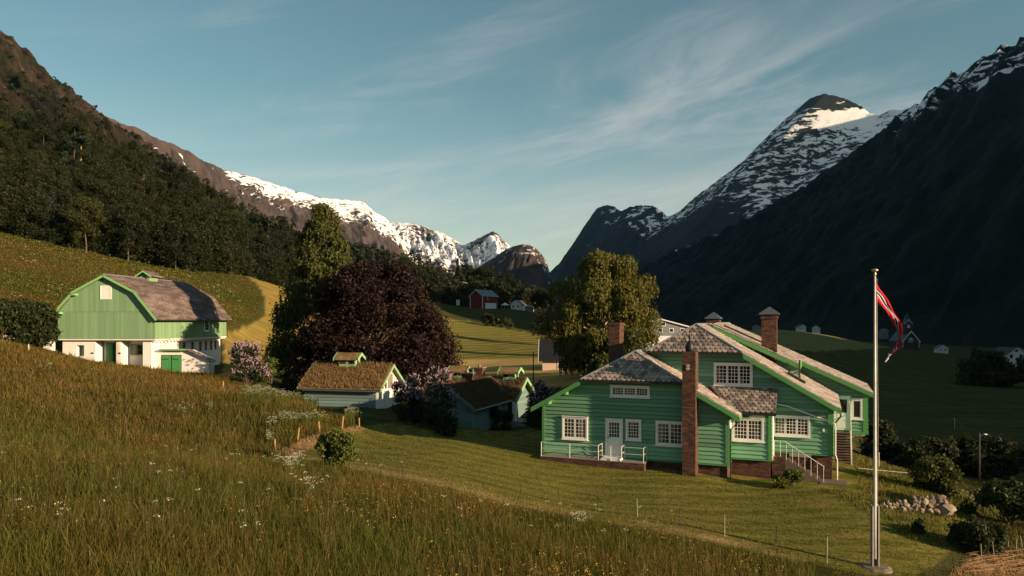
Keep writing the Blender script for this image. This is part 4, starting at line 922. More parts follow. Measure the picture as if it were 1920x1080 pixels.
m = MB(); m.tube([(.64, BL + .3, .2), (.3, BL + .2, -.3), (0.12, BL + .1, -.5), (0.12, BL + .1, -2.0), (-.5, BL - .2, -2.4), (-.5, BL - .2, -5.5)], .05, 6); fin(m, 'downpipe', M['metal_dark'], BARN)
for (u, z) in ((-9.3, 3.1), (-11.1, 1.05)):
    m = MB(); m.box((u - .3, -.6, z - .12), (u + .35, .0, z + .08)); fin(m, 'purlin_end', M['barn_trim'], BARN)
# louvred shutter in the gable top
m = MB()
for (a0, a1, z0, z1) in ((-6.3, -6.22, 2.55, 4.1), (-5.12, -5.04, 2.55, 4.1), (-6.22, -5.12, 2.55, 2.63), (-6.22, -5.12, 4.02, 4.1)): fbox(m, FBG, a0, a1, z0, z1, .02, .11)
lv = fin(m, 'louvre_frame', M['white'], BARN)
for k in range(11):
    z = 2.65 + k * .125; m = MB(); m.prism([FBG.p(-6.215, z, .09), FBG.p(-5.125, z, .09), FBG.p(-5.125, z + .11, .05), FBG.p(-6.215, z + .11, .05)], (0, .012, 0)); fin(m, 'slat', M['white'], lv)
m = MB(); fbox(m, FBG, -6.215, -5.125, 2.64, 4.01, .01, .035); fin(m, 'louvre_back', M['metal_dark'], lv)
window(FBS, 11.1, 12.35, -1.15, .28, BARN, 1, 2, 3, casing=.1, out=.03)
# ridge turret
cu = RU; m = MB(); m.box((cu - .6, 7.6, 4.6), (cu + .6, 9.4, 5.62)); tw = fin(m, 'turret', M['barn_green'], BARN)
for s in (-1, 1):
    m = MB(); m.prism([(cu, 7.2, 6.28), (cu + s * 1.05, 7.2, 5.62), (cu + s * 1.05, 7.2, 5.53), (cu, 7.2, 6.18)], (0, 2.6, 0)); fin(m, 'turret_roof', M['barn_roof'], tw)
    m = MB(); m.prism([(cu, 7.14, 6.26), (cu + s * 1.05, 7.14, 5.60), (cu + s * 1.05, 7.14, 5.42), (cu, 7.14, 6.08)], (0, .05, 0)); fin(m, 'bargeboard', M['barn_trim'], tw)
m = MB(); m.prism([(cu - .58, 7.62, 5.62), (cu + .58, 7.62, 5.62), (cu, 7.62, 6.1)], (0, 1.7, 0)); fin(m, 'turret_gable', M['barn_green'], tw)
m = MB(); m.prism([(cu - .2, 7.57, 5.0), (cu + .2, 7.57, 5.0), (cu + .2, 7.57, 5.5), (cu, 7.57, 5.75), (cu - .2, 7.57, 5.5)], (0, .04, 0)); fin(m, 'opening', M['black'], tw)
# lean-to with green double doors
FSH = Frame((0, 1.0), (1, 0))
sh = [(-.63, -6.9), (5.7, -6.9), (5.7, -4.15), (3.3, -3.12), (-.63, -3.12)]
m = MB(); m.prism([(u, 1.0, z) for u, z in sh], (0, 1.3, 0)); fin(m, 'lean_to_wall', M['plaster'], BARN)
m = MB(); m.prism([(.2, .55, -3.02), (3.35, .55, -3.02), (3.35, .55, -3.11), (.2, .55, -3.11)], (0, .9, 0)); fin(m, 'lean_to_roof', M['barn_roof'], BARN)
m = MB(); m.prism([(3.352, .55, -3.02), (6.35, .55, -4.32), (6.35, .55, -4.41), (3.352, .55, -3.11)], (0, .9, 0)); fin(m, 'lean_to_roof', M['barn_roof'], BARN)
m = MB(); m.box((.2, .5, -3.16), (3.3, .545, -2.99)); fin(m, 'fascia', M['barn_trim'], BARN)
for u in (.5, 1.2, 1.9, 2.6, 3.2): m = MB(); m.box((u, .48, -3.1), (u + .12, 1.0, -3.121)); fin(m, 'rafter_end', M['barn_trim'], BARN)
m = MB(); fbox(m, FSH, .25, 2.55, -6.8, -3.68, .0, .06); dd = fin(m, 'double_door', M['metal_dark'], BARN)
for a0, a1 in ((.3, 1.33), (1.47, 2.5)):
    for k in range(4):
        b0 = a0 + (a1 - a0) * k / 4; m = MB(); fbox(m, FSH, b0 + .006, b0 + (a1 - a0) / 4 - .006, -6.8, -3.74, .06, .10 + .01 * (k % 2)); fin(m, 'board', M['door_green'], dd)
    m = MB(); fbox(m, FSH, a0 + .03, a1 - .3, -4.2, -4.12, .112, .125); fbox(m, FSH, a0 + .03, a1 - .3, -6.3, -6.22, .112, .125); fin(m, 'hinge', M['metal_dark'], dd)

# ------------------------------------------------------------------ turf-roofed cottages
def turf_blades(name, parent, quads, n, seed, c0=(.34, .20, .095), c1=(.17, .125, .055)):      # dry grass standing on a roof, laid over planar quads (p0, pu, pv)
    r = np.random.default_rng(seed); V = []; C = []
    for p0, pu, pv_, k in quads:
        p0, pu, pv_ = map(lambda a: np.array(a, float), (p0, pu, pv_)); a, b = r.random(k), r.random(k)
        base = p0 + a[:, None] * pu + b[:, None] * pv_; nm = np.cross(pu, pv_); nm /= np.linalg.norm(nm); nm = nm if nm[2] > 0 else -nm
        L = r.uniform(.08, .24, k)[:, None]; lean = r.normal(0, .5, (k, 3)) ; tip = base + (nm * .7 + np.array((0, 0, .5)) + lean) * L
        w = r.normal(0, 1, (k, 3)); w[:, 2] *= .2; w = w / np.linalg.norm(w, axis=1)[:, None] * .03
        V.append(np.stack([base - w, base + w, tip], 1)); t = r.random(k)[:, None]
        C.append(np.array(c0) * (1 - t) + np.array(c1) * t)
    V = np.concatenate(V); C = np.concatenate(C); V[:, :, 2] -= ZO[0]
    me = np_mesh(name, V.reshape(-1, 3), np.arange(len(V) * 3).reshape(-1, 3), M['blade'])
    cl_ = me.attributes.new('col', 'FLOAT_COLOR', 'POINT'); cl_.data.foreach_set('color', np.c_[np.repeat(C, 3, 0), np.ones(len(C) * 3)].astype(np.float32).ravel())
    tag(link(name, me, parent), kind='stuff')
def turret(parent, cu, cv, z0, hw, hl, along='u', roofm='turf', wall='cot_green'):
    f = (lambda a, b, z: (cu + a, cv + b, z)) if along == 'u' else (lambda a, b, z: (cu + b, cv + a, z))
    bx_ = lambda m, a, b: m.box(f(*a), f(*b))
    h = hw * 1.15; m = MB(); bx_(m, (-hl, -hw, z0 - .5), (hl, hw, z0 + h)); t = fin(m, 'turret', M[wall], parent)
    for s in (-1, 1):
        m = MB(); m.prism([f(-hl - .35, 0, z0 + h + hw * .8), f(-hl - .35, s * (hw + .3), z0 + h - .08), f(-hl - .35, s * (hw + .3), z0 + h - .02 + .1), f(-hl - .35, 0, z0 + h + hw * .8 + .16)], np.array(f(2 * hl + .7, 0, 0)) - np.array(f(0, 0, 0))); fin(m, 'turret_roof', M[roofm], t)
        for e in (-1, 1):
            a = e * (hl + .36); m = MB(); m.prism([f(a, 0, z0 + h + hw * .8 + .18), f(a, s * (hw + .34), z0 + h + .1), f(a, s * (hw + .34), z0 + h - .16), f(a, 0, z0 + h + hw * .8 - .1)], np.array(f(.05 * e, 0, 0)) - np.array(f(0, 0, 0))); fin(m, 'bargeboard', M[wall], t)
    for s in (-1, 1):
        for k in (-.5, .5):
            m = MB(); bx_(m, (k * hl - hl * .38, s * hw - .02, z0 + .12), (k * hl + hl * .38, s * hw + .02, z0 + h - .15)); o = fin(m, 'window', M['glass'], t)
    for e in (-1, 1):
        m = MB(); bx_(m, (e * hl - .02, -hw * .35, z0 + .15), (e * hl + .02, hw * .35, z0 + h * .95)); fin(m, 'opening', M['black'], t)
    return t
# storehouse: long side faces the meadow, lit gable to the right
S1 = 64 / 60.0; ZO[0] = -7.6
COT1 = empty('turf_cottage', ((707 - 960) / 1400 * 64, 64.0, -7.6), -R(12))
tag(COT1, 'small turf-roofed cottage with a little green ridge turret below the copper tree', 'cottage')
w0, hw_, ez, rz_, bz0 = -6.75, 5.4, -5.62, -3.9, -7.6
m = MB(); m.prism([(0, 0.02, bz0), (0, hw_ - .02, bz0), (0, hw_ - .02, ez), (0, hw_ / 2, rz_ - .12), (0, .02, ez)], (w0, 0, 0)); fin(m, 'wall_core', M['dark_wood'], COT1)
planks(Frame((w0, 0), (1, 0)), [(0, bz0), (-w0, bz0), (-w0, ez), (0, ez)], .26, COT1, M['cot_blue'])
planks(Frame((0.02, 0), (0, 1)), [(0, bz0), (hw_, bz0), (hw_, ez), (hw_ / 2, rz_ - .15), (0, ez)], .26, COT1, M['cot_white'])
sl1 = (rz_ - ez) / (hw_ / 2); ovh = .4
for s in (0, 1):
    e = -ovh if s == 0 else hw_ + ovh
    m = MB(); zz_ = ez - sl1 * ovh
    m.prism([(.45, e, zz_), (.45, hw_ / 2, rz_), (.45, hw_ / 2, rz_ + .16), (.45, e, zz_ + .16)], (w0 - .9, 0, 0)); fin(m, 'turf_roof', M['turf'], COT1)
    m = MB(); m.prism([(.47, e - (.02 if s == 0 else -.02), zz_ - .12), (.47, hw_ / 2, rz_ - .12), (.47, hw_ / 2, rz_ + .14), (.47, e - (.02 if s == 0 else -.02), zz_ + .14)], (.06, 0, 0)); fin(m, 'bargeboard', M['cot_green'], COT1)
    m = MB(); m.prism([(w0 - .53, e, zz_ - .1), (w0 - .53, hw_ / 2, rz_ - .1), (w0 - .53, hw_ / 2, rz_ + .2), (w0 - .53, e, zz_ + .2)], (.07, 0, 0)); fin(m, 'bargeboard', M['cot_green'], COT1)
    m = MB(); m.box((w0 - .45, e - .05, zz_ - .06), (.45, e + .05, zz_ + .1)); fin(m, 'eave_log', M['dark_wood' if s == 0 else 'cot_green'], COT1)
turf_blades('roof_grass', COT1, [((w0 - .45, -ovh, ez - sl1 * ovh + .15), (-w0 + .9, 0, 0), (0, hw_ / 2 + ovh, rz_ - ez + sl1 * ovh), 9000), ((w0 - .45, hw_ + ovh, ez - sl1 * ovh + .15), (-w0 + .9, 0, 0), (0, -hw_ / 2 - ovh, rz_ - ez + sl1 * ovh), 2500)], 0, 5)
m = MB(); m.tube([(w0, -ovh - .1, ez - sl1 * ovh - .02), (.45, -ovh - .1, ez - sl1 * ovh - .06)], .06, 6); fin(m, 'gutter', M['metal_grey'], COT1)
FG = Frame((0.02, 0), (0, 1))
window(FG, 1.35, 2.1, -6.0, -4.95, COT1, 1, 1, 1, casing=.1, out=.045); m = MB(); fbox(m, FG, 2.2, 3.4, -5.9, -4.62, .05, .1); sh_ = fin(m, 'shutter', M['wood_grey'], COT1)
m = MB(); fbox(m, FG, 1.6, 2.9, -7.6, -6.05, .05, .09); fin(m, 'door', M['cot_white'], COT1)
m = MB(); m.box((-.1, -.07, bz0), (.1, .05, ez)); fin(m, 'corner_board', M['cot_white'], COT1)
turret(COT1, -3.75, hw_ / 2, rz_ + .02, .5, .8)
# cluster of two joined cottages in the shade of the house
ZO[0] = -8.2; k2 = 57 / 50.0
COT2 = empty('turf_cottage', ((887 - 960) / 1400 * 57, 57.0, -8.2), -R(21))
tag(COT2, 'shaded turf-roofed cottage with three brick chimneys beside the big green house', 'cottage')
r2u, r2z, e2z, fw = -2.12, -4.86, -6.40, -4.25
m = MB(); m.prism([(0, .02, -8.6), (0, .02, e2z), (r2u, .02, r2z - .1), (fw, .02, e2z), (fw, .02, -8.6)], (0, 8.0, 0)); fin(m, 'wall_core', M['dark_wood'], COT2)
planks(Frame((fw, 0), (1, 0)), [(0, -8.6), (-fw, -8.6), (-fw, e2z), (r2u - fw, r2z - .12), (0, e2z)], .25, COT2, M['cot_blue'])
planks(Frame((0.02, 0), (0, 1)), [(0, -8.6), (7.6, -8.6), (7.6, e2z), (0, e2z)], .25, COT2, M['cot_blue'])
m = MB(); m.box((-.1, -.08, -8.6), (.1, .06, e2z)); fin(m, 'corner_board', M['cot_blue'], COT2)
s2 = (r2z - e2z) / (-r2u)
for s, e in ((0, .42), (1, fw - .42)):
    zz_ = e2z - s2 * .42
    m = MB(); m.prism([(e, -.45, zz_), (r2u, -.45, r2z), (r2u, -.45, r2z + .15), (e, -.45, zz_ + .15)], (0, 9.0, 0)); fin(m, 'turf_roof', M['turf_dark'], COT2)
    m = MB(); m.prism([(e, -.52, zz_ - .14), (r2u, -.52, r2z - .14), (r2u, -.52, r2z + .13), (e, -.52, zz_ + .13)], (0, .06, 0)); fin(m, 'bargeboard', M['cot_blue'], COT2)
m = MB(); m.tube([(.47, -.45, e2z - s2 * .42 + .02), (.47, 7.4, e2z - s2 * .42 + .04)], .065, 6); fin(m, 'gutter', M['zinc'], COT2)
window(Frame((fw, 0), (1, 0)), .9, 1.5, -7.7, -6.7, COT2, 1, 2, 3, casing=.08, out=.04); window(Frame((fw, 0), (1, 0)), 2.1, 2.7, -7.7, -6.7, COT2, 1, 2, 3, casing=.08, out=.04)
window(Frame((0.02, 0), (0, 1)), 4.2, 5.1, -7.5, -6.6, COT2, 2, 2, 3, casing=.08, out=.04)
m = MB(); fbox(m, Frame((0.02, 0), (0, 1)), 6.2, 7.1, -8.6, -6.6, .05, .09); fin(m, 'door', M['cot_blue'], COT2)
# rear wing across it, gable to the right
vr, v0r, v1r, zr, zer, ur0, ur1 = 9.6, 7.3, 11.9, -5.0, -6.5, -8.0, .35
m = MB(); m.prism([(ur1, v0r, -8.9), (ur1, v1r, -8.9), (ur1, v1r, zer), (ur1, vr, zr - .12), (ur1, v0r, zer)], (ur0 - ur1, 0, 0)); fin(m, 'wall_core', M['dark_wood'], COT2)
planks(Frame((ur1 + .02, v0r), (0, 1)), [(0, -8.9), (v1r - v0r, -8.9), (v1r - v0r, zer), (vr - v0r, zr - .15), (0, zer)], .25, COT2, M['cot_blue'])
sr = (zr - zer) / (vr - v0r)
for s, e in ((-1, v0r - .4), (1, v1r + .4)):
    zz_ = zer - sr * .4
    m = MB(); m.prism([(ur1 + .5, e, zz_), (ur1 + .5, vr, zr), (ur1 + .5, vr, zr + .15), (ur1 + .5, e, zz_ + .15)], (ur0 - ur1 - 1, 0, 0)); fin(m, 'turf_roof', M['turf'], COT2)
    m = MB(); m.prism([(ur1 + .56, e, zz_ - .16), (ur1 + .56, vr, zr - .16), (ur1 + .56, vr, zr + .16), (ur1 + .56, e, zz_ + .16)], (.06, 0, 0)); fin(m, 'bargeboard', M['cot_green'], COT2)
turf_blades('roof_grass', COT2, [((.4, -.45, e2z - s2 * .42 + .14), (0, 7.8, 0), (r2u - .4, 0, r2z - e2z + s2 * .42), 5500), ((fw - .4, -.45, e2z - s2 * .42 + .14), (0, 8, 0), (r2u - fw + .4, 0, r2z - e2z + s2 * .42), 2500), ((ur0, v0r - .4, zer - sr * .4 + .14), (ur1 - ur0 + .5, 0, 0), (0, vr - v0r + .4, zr - zer + sr * .4), 6000)], 0, 6, (.15, .10, .06), (.08, .06, .032))  # grass on these roofs darkened too, with that shade in its colour
chimney(COT2, -4.0, -3.2, 2.3, 3.0, -6.4, -4.25, 'slab'); chimney(COT2, -2.6, -1.85, 3.6, 4.3, -5.6, -4.25, 'slab'); chimney(COT2, -3.95, -3.2, 9.2, 9.9, -5.4, -4.13, 'slab')
turret(COT2, -5.6, 9.6, -4.95, .42, .62); turret(COT2, -.62, 9.6, -4.95, .42, .58)
m = MB(); m.box((.55, 6.9, -8.9), (.85, 7.2, -6.7)); fin(m, 'porch_post', M['cot_white'], COT2); m = MB(); m.box((.3, 6.6, -9.0), (2.4, 9.8, -8.35)); fin(m, 'stone_step', M['concrete'], COT2)

# ------------------------------------------------------------------ distant buildings
def house(name, label, cat, px, py, Y, w, d, h, rh, rot, wall='far_white', roof='metal_dark', wins=(), base=None, dw=None, group=None, hip=False, sink=1.0):
    p = P(px, py, Y); ZO[0] = 0.0
    o = empty(name, (p[0], p[1], p[2] - sink), R(rot)); tag(o, label, cat, group)
    H = h + sink; m = MB(); m.prism([(-w / 2, 0, 0), (w / 2, 0, 0), (w / 2, 0, H), (0, 0, H + rh), (-w / 2, 0, H)], (0, d, 0)); fin(m, 'wall', M[wall], o)
    if base: m = MB(); m.box((-w / 2 - .06, -.06, 0), (w / 2 + .06, d + .06, base[0] + sink)); fin(m, 'base', M[base[1]], o)
    s = rh / (w / 2); ovx, ovy = .5, .5
    for sg in (-1, 1):
        e = sg * (w / 2 + ovx); m = MB(); m.prism([(e, -ovy, H - s * ovx), (0, -ovy, H + rh), (0, -ovy, H + rh + .2), (e, -ovy, H - s * ovx + .2)], (0, d + 2 * ovy, 0)); fin(m, 'roof', M[roof], o)
        m = MB(); m.prism([(e, -ovy - .06, H - s * ovx - .1), (0, -ovy - .06, H + rh - .1), (0, -ovy - .06, H + rh + .2), (e, -ovy - .06, H - s * ovx + .2)], (0, .055, 0)); fin(m, 'bargeboard', M['far_white'], o)
    for (x, z, ww, hh, side) in wins:
        fr = Frame((0, 0), (1, 0)) if side == 'f' else Frame((w / 2, 0), (0, 1)) if side == 'r' else Frame((-w / 2, d), (0, -1))
        m = MB(); fbox(m, fr, x - ww / 2 - .14, x + ww / 2 + .14, z + sink - .14, z + sink + hh + .14, .01, .07); wo_ = fin(m, 'window', M['far_white'], o)
        m = MB(); fbox(m, fr, x - ww / 2, x + ww / 2, z + sink, z + sink + hh, .07, .085); fin(m, 'pane', M['glass'], wo_)
    if dw: 
        fr = Frame((0, 0), (1, 0)); m = MB(); fbox(m, fr, dw - .55, dw + .55, sink, sink + 2.1, .01, .08); fin(m, 'door', M['dark_wood'], o)
    return o
house('beige_house', 'beige rendered house with a dark roof behind the birch, seen over the cottage', 'house', 1018, 697, 102, 5.0, 9.0, 2.0, 2.2, -94, 'beige', 'black', [(2.6, .6, .9, 1.0, 'r')], sink=1.2)
house('red_barn', 'dark red barn with white corners and a grey roof beyond the far green field', 'barn', 893, 576, 330, 6.6, 13, 5.0, 2.7, -30, 'red_barn', 'metal_grey', [(4.5, 3.4, .9, 1.1, 'r')], None)
RB = bpy.data.objects['red_barn']
for x in (-3.3, 3.15):
    m = MB(); m.box((x, -.1, 0), (x + .3, .02, 6)); fin(m, 'corner_board', M['far_white'], RB)
m = MB(); m.box((3.2, 2.2, .0), (3.42, 11.5, 2.9)); fin(m, 'lower_wall', M['far_white'], RB)
house('grey_hall', 'large dark grey hall with rows of small windows and white base right of the birch', 'hall', 1238, 640, 190, 15, 16, 3.6, 2.0, 0, 'far_grey', 'metal_dark',
      [(-5.6 + i * 2.8, 2.4, .9, .8, 'f') for i in range(5)] + [(-1.2 - .8, 4.0, .9, .8, 'f'), (.8, 4.0, .9, .8, 'f')], (1.4, 'far_white'), sink=3)
house('white_house', 'white villa with a steep gable farthest left among the trees above the red barn', 'house', 868, 557, 400, 8.5, 9, 4.6, 3.4, -16, 'far_white', 'far_grey', [(-2, 2.6, 1.1, 1.2, 'f'), (2, 2.6, 1.1, 1.2, 'f'), (0, 5.0, 1, 1, 'f')])
house('white_house', 'white house with a grey gabled roof half hidden by trees beside the dark wood', 'house', 842, 553, 370, 7, 9, 3.8, 3.0, 20, 'far_white', 'far_grey', [(-1.6, 1.6, 1, 1.2, 'f'), (1.6, 1.6, 1, 1.2, 'f')])
house('white_house', 'pale house with a low gable right of the white canopy', 'house', 967, 580, 345, 5.0, 7, 2.2, 1.9, -20, 'far_white', 'far_grey', [(-1.2, .9, .8, .9, 'f'), (1.1, .9, .8, .9, 'f')], dw=0)
house('white_house', 'white house turning its bright gable behind the pale low house', 'house', 980, 580, 365, 4.5, 7, 4.0, 2.0, -40, 'far_white', 'metal_dark', [(0, 2.6, .9, 1.0, 'f')])
house('grey_shed', 'small grey shed at the right end of the far farmyard', 'shed', 990, 583, 340, 3.4, 4, 1.9, .5, -8, 'far_grey', 'metal_grey', [], sink=.6)
house('valley_house', 'white house with three dark windows at the right edge across the shaded fields', 'house', 1908, 684, 300, 12.5, 9, 3.2, 3.6, 8, 'far_white', 'dark_wood', [(-2.9, 2.6, 1.3, 1.6, 'f'), (1.4, 2.6, 1.3, 1.6, 'f'), (-.6, 5.2, 1.4, 1.0, 'f'), (2.6, .2, 1.4, 1.4, 'f')])
house('valley_shed', 'long low white shed left of the right-edge white house', 'shed', 1883, 683, 296, 7, 5, .9, .8, 4, 'far_white', 'dark_wood', [], sink=1)
# church with a square ridge turret
p = P(1708, 655, 440); ZO[0] = 0
CHU = empty('church', (p[0], p[1], p[2] - 2), -R(4)); tag(CHU, 'dark timber church with white-edged gable and small bell turret in the shaded valley', 'church')
m = MB(); m.prism([(-4.6, 0, 0), (4.6, 0, 0), (4.6, 0, 6.8), (0, 0, 12.6), (-4.6, 0, 6.8)], (0, 18, 0)); fin(m, 'wall', M['dark_wood'], CHU)
for s in (-1, 1):
    m = MB(); m.prism([(s * 5.1, -.5, 6.3), (0, -.5, 12.7), (0, -.5, 13.0), (s * 5.1, -.5, 6.6)], (0, 19, 0)); fin(m, 'roof', M['metal_dark'], CHU)
    m = MB(); m.prism([(s * 5.2, -.6, 5.7), (0, -.6, 12.3), (0, -.6, 13.1), (s * 5.2, -.6, 6.6)], (0, .09, 0)); fin(m, 'bargeboard', M['far_white'], CHU)
m = MB(); m.box((-1.9, 3, 11), (1.9, 7, 17.2)); tw = fin(m, 'bell_turret', M['dark_wood'], CHU)
for s in (-1, 1):
    m = MB(); m.prism([(s * 2.4, 2.8, 16.6), (0, 2.8, 19.4), (0, 2.8, 19.9), (s * 2.4, 2.8, 17.0)], (0, .1, 0)); fin(m, 'bargeboard', M['far_white'], tw)
m = MB(); m.add([(-2.2, 2.9, 16.9), (2.2, 2.9, 16.9), (2.2, 7.2, 16.9), (-2.2, 7.2, 16.9), (0, 5, 24)], [(0, 1, 4), (1, 2, 4), (2, 3, 4), (3, 0, 4), (3, 2, 1, 0)]); fin(m, 'spire', M['metal_dark'], tw)
m = MB(); m.prism([(-.8, 2.95, 14.6), (.8, 2.95, 14.6), (.8, 2.95, 16.0), (0, 2.95, 16.7), (-.8, 2.95, 16.0)], (0, .04, 0)); fin(m, 'belfry_window', M['far_white'], tw)
for s in (-1, 1): m = MB(); m.box((s * 4.6 - .15, -.09, 3), (s * 4.6 + .15, .0, 6.8)); fin(m, 'corner_board', M['far_white'], CHU)
m = MB(); m.prism([(-1.3, -.06, 6.2), (1.3, -.06, 6.2), (1.3, -.06, 8.0), (0, -.06, 8.9), (-1.3, -.06, 8.0)], (0, .05, 0)); wv_ = fin(m, 'window', M['far_white'], CHU)
for s in (-.62, .62): m = MB(); m.box((s - .42, -.10, 6.4), (s + .42, -.062, 7.8)); fin(m, 'pane', M['glass'], wv_)
vill = [(1232, 592, 900, 'white cabin high on the dark slope left of the two roof chimneys'), (1418, 619, 700, 'tiny pale gable behind the right roof chimney'), (1505, 618, 700, 'white cottage beyond the field crest, right of the brick chimney'), (1530, 620, 720, 'grey cottage beyond the field crest beside a white one'), (1660, 625, 800, 'pale cottage on the dark slope left of the church'), (1768, 660, 520, 'small white shed in the shaded valley right of the church'), (1888, 625, 800, 'grey cottage high on the dark slope above the right-edge white house')]
for px, py, Y, lab in vill: house('valley_cottage', lab, 'cottage', px, py, Y, 7, 6, 2.6, 2.2, random.uniform(-30, 30), 'far_white' if 'white' in lab else 'far_grey', 'metal_dark', [(-1.5, 1, 1, 1, 'f'), (1.5, 1, 1, 1, 'f')], sink=6)
# white canopy beside the red barn, gate posts and the farm road
p = P(947, 577, 340); CAN = empty('garden_canopy', (p[0], p[1], p[2] - .4)); tag(CAN, 'white pointed canopy standing in the far farmyard by the red barn', 'canopy')
m = MB(); m.lathe([(2.1, 1.5), (1.2, 2.0), (.12, 2.7)], (0, 0, 0), 10); fin(m, 'canopy_cloth', M['far_white'], CAN); 
for a in range(4): m = MB(); m.tube([(1.5 * math.cos(a * 1.57), 1.5 * math.sin(a * 1.57), -1), (1.5 * math.cos(a * 1.57), 1.5 * math.sin(a * 1.57), 1.75)], .06, 5); fin(m, 'canopy_leg', M['far_white'], CAN)
for i, px in enumerate((857, 860.5)):
    p = P(px, 570, 335); m = MB(); m.box((-.3, -.2, -.6), (.3, .2, 1.9)); o = m.build('gate_pillar', M['far_white']); o.location = p; tag(o, ('left' if i == 0 else 'right') + ' one of two white gate pillars by the road to the red barn', 'pillar', 'white gate pillars')
def ribbon(name, pl, wd, mat, lift=.05):
    pl = [hit(x, y, 20, 420) for x, y in pl]; V = []
    for i, p in enumerate(pl):
        d = np.array(pl[min(i + 1, len(pl) - 1)][:2]) - np.array(pl[max(i - 1, 0)][:2]); d /= np.linalg.norm(d) + 1e-9; n = np.array((-d[1], d[0]))
        for s in (-1, 1): x, y = np.array(p[:2]) + n * s * wd / 2; V.append((x, y, gz(x, y) + lift))
    o = link(name, mesh_of(name, V, [(2 * i, 2 * i + 1, 2 * i + 3, 2 * i + 2) for i in range(len(pl) - 1)], M[mat])); return tag(o, kind='structure')
ribbon('farm_road', [(850, 572), (858, 573), (866, 573), (874, 570), (881, 567), (888, 564)], 3.2, 'tarmac', .25)

# ------------------------------------------------------------------ flagpole and pennant
ZO[0] = 0
fx_, fy_ = (1640.5 - 960) / 1400 * 24, 24.0; fzb = -461 / 1400 * 24
FP = empty('flagpole', (fx_, fy_, fzb)); tag(FP, 'tall white flagpole in a grey steel sheath on the lawn', 'flagpole')
h = 9.42; m = MB(); m.tube([(0, 0, .3), (0, 0, 2.2), (0, 0, h * .6), (0, 0, h)], [.054, .052, .042, .028], 12); fin(m, 'pole', M['pole_white'], FP, True)
m = MB(); m.lathe([(.03, 0), (.05, .03), (.035, .08), (.03, .14), (.1, .16), (.1, .20), (.03, .23)], (0, 0, h - .03), 14); fin(m, 'finial', M['gold'], FP, True)
for s in (-1, 1):
    m = MB(); m.box((s * .075 if s > 0 else -.115, -.075, 0), (.115 if s > 0 else -.075, .075, 2.0)); m.prism([(s * .095 + .02 * k_, .0, 2.0) for k_ in (-1, 1)] + [(s * .095 + .02, .06, 2.0)], (0, 0, .05)); fin(m, 'sheath_plate', M['concrete'], FP)
m = MB(); m.box((-.07, .05, .02), (.07, .09, 1.95)); fin(m, 'sheath_back', M['metal_grey'], FP)
for z in (.5, 1.8): m = MB(); m.tube([(-.14, 0, z), (.14, 0, z)], .02, 6); fin(m, 'bolt', M['metal_grey'], FP)
m = MB(); m.lathe([(.55, -.3), (.52, .02), (.4, .07), (.0, .08)], (0, 0, 0), 9); fin(m, 'footing', M['stone'], FP)
m = MB(); m.tube([(.06, -.02, 1.2), (.085, -.03, h * .5), (.05, -.02, h - .1)], .006, 4); fin(m, 'halyard', M['rail_white'], FP)
# pennant: strips of one swallow-tailed cloth hanging in a curve
z0p = h - .24
PS_ = 1.0
cx_ = [(0.0, 0.0), (.26, -.38), (.52, -.82), (.72, -1.22), (.82, -1.62), (.78, -1.92), (.62, -2.14), (.47, -2.30)]
ks = np.linspace(0, 1, 40); kk = np.linspace(0, 1, len(cx_)); cxs = np.interp(ks, kk, [a for a, _ in cx_]); czs = np.interp(ks, kk, [b * PS_ for _, b in cx_])
for _ in range(3): cxs[1:-1] = (cxs[:-2] + 2 * cxs[1:-1] + cxs[2:]) / 4; czs[1:-1] = (czs[:-2] + 2 * czs[1:-1] + czs[2:]) / 4
PN = empty('pennant', (fx_ + .05, fy_, fzb + z0p)); tag(PN, 'long red pennant with white-edged blue stripe hanging from the flagpole', 'flag')
def strip(a, b, mat, nm):
    V = []; 
    for i, k in enumerate(ks):
        wd = .56 * (1 - k) ** .75 + .10; 
        for t_ in (a, b):
            y = .10 * math.sin(k * 9 + t_ * 4) * (k + .15) + .05 * math.sin(k * 23 + t_ * 7); sq = .45 + .55 * (1 - k)
            ang_ = -1.2 + .5 * k; dx, dz = -math.cos(ang_) * .45 * k, math.sin(ang_)
            s = (t_ - .0) * wd * (1 if k < .05 else sq)
            V.append((cxs[i] + dx * s + (0 if k > .02 else 0), y + .12 * k * math.sin(t_ * 3), czs[i] - abs(dz) * s))
    n = len(ks); V2 = [(x, y + .006, z) for x, y, z in V]; fs = [(2 * i, 2 * i + 1, 2 * i + 3, 2 * i + 2) for i in range(n - 1)]
    o = link(nm, mesh_of(nm, V + V2, fs + [tuple(2 * n + j for j in reversed(f)) for f in fs] + [(2 * i, 2 * i + 2, 2 * n + 2 * i + 2, 2 * n + 2 * i) for i in range(n - 1)] + [(2 * i + 1, 2 * n + 2 * i + 1, 2 * n + 2 * i + 3, 2 * i + 3) for i in range(n - 1)], M[mat], True), PN)
for a, b, mt, nm in ((0, .34, 'fl_red', 'red_stripe'), (.34, .42, 'fl_white', 'white_stripe'), (.42, .58, 'fl_blue', 'blue_stripe'), (.58, .66, 'fl_white', 'white_stripe'), (.66, 1.0, 'fl_red', 'red_stripe')): strip(a, b, mt, nm)
m = MB(); m.tube([(.45, .03, -2.3), (.38, .04, -2.45), (.30, .05, -2.56)], [.05, .03, .02], 6); fin(m, 'tail_tassel', M['fl_white'], PN)

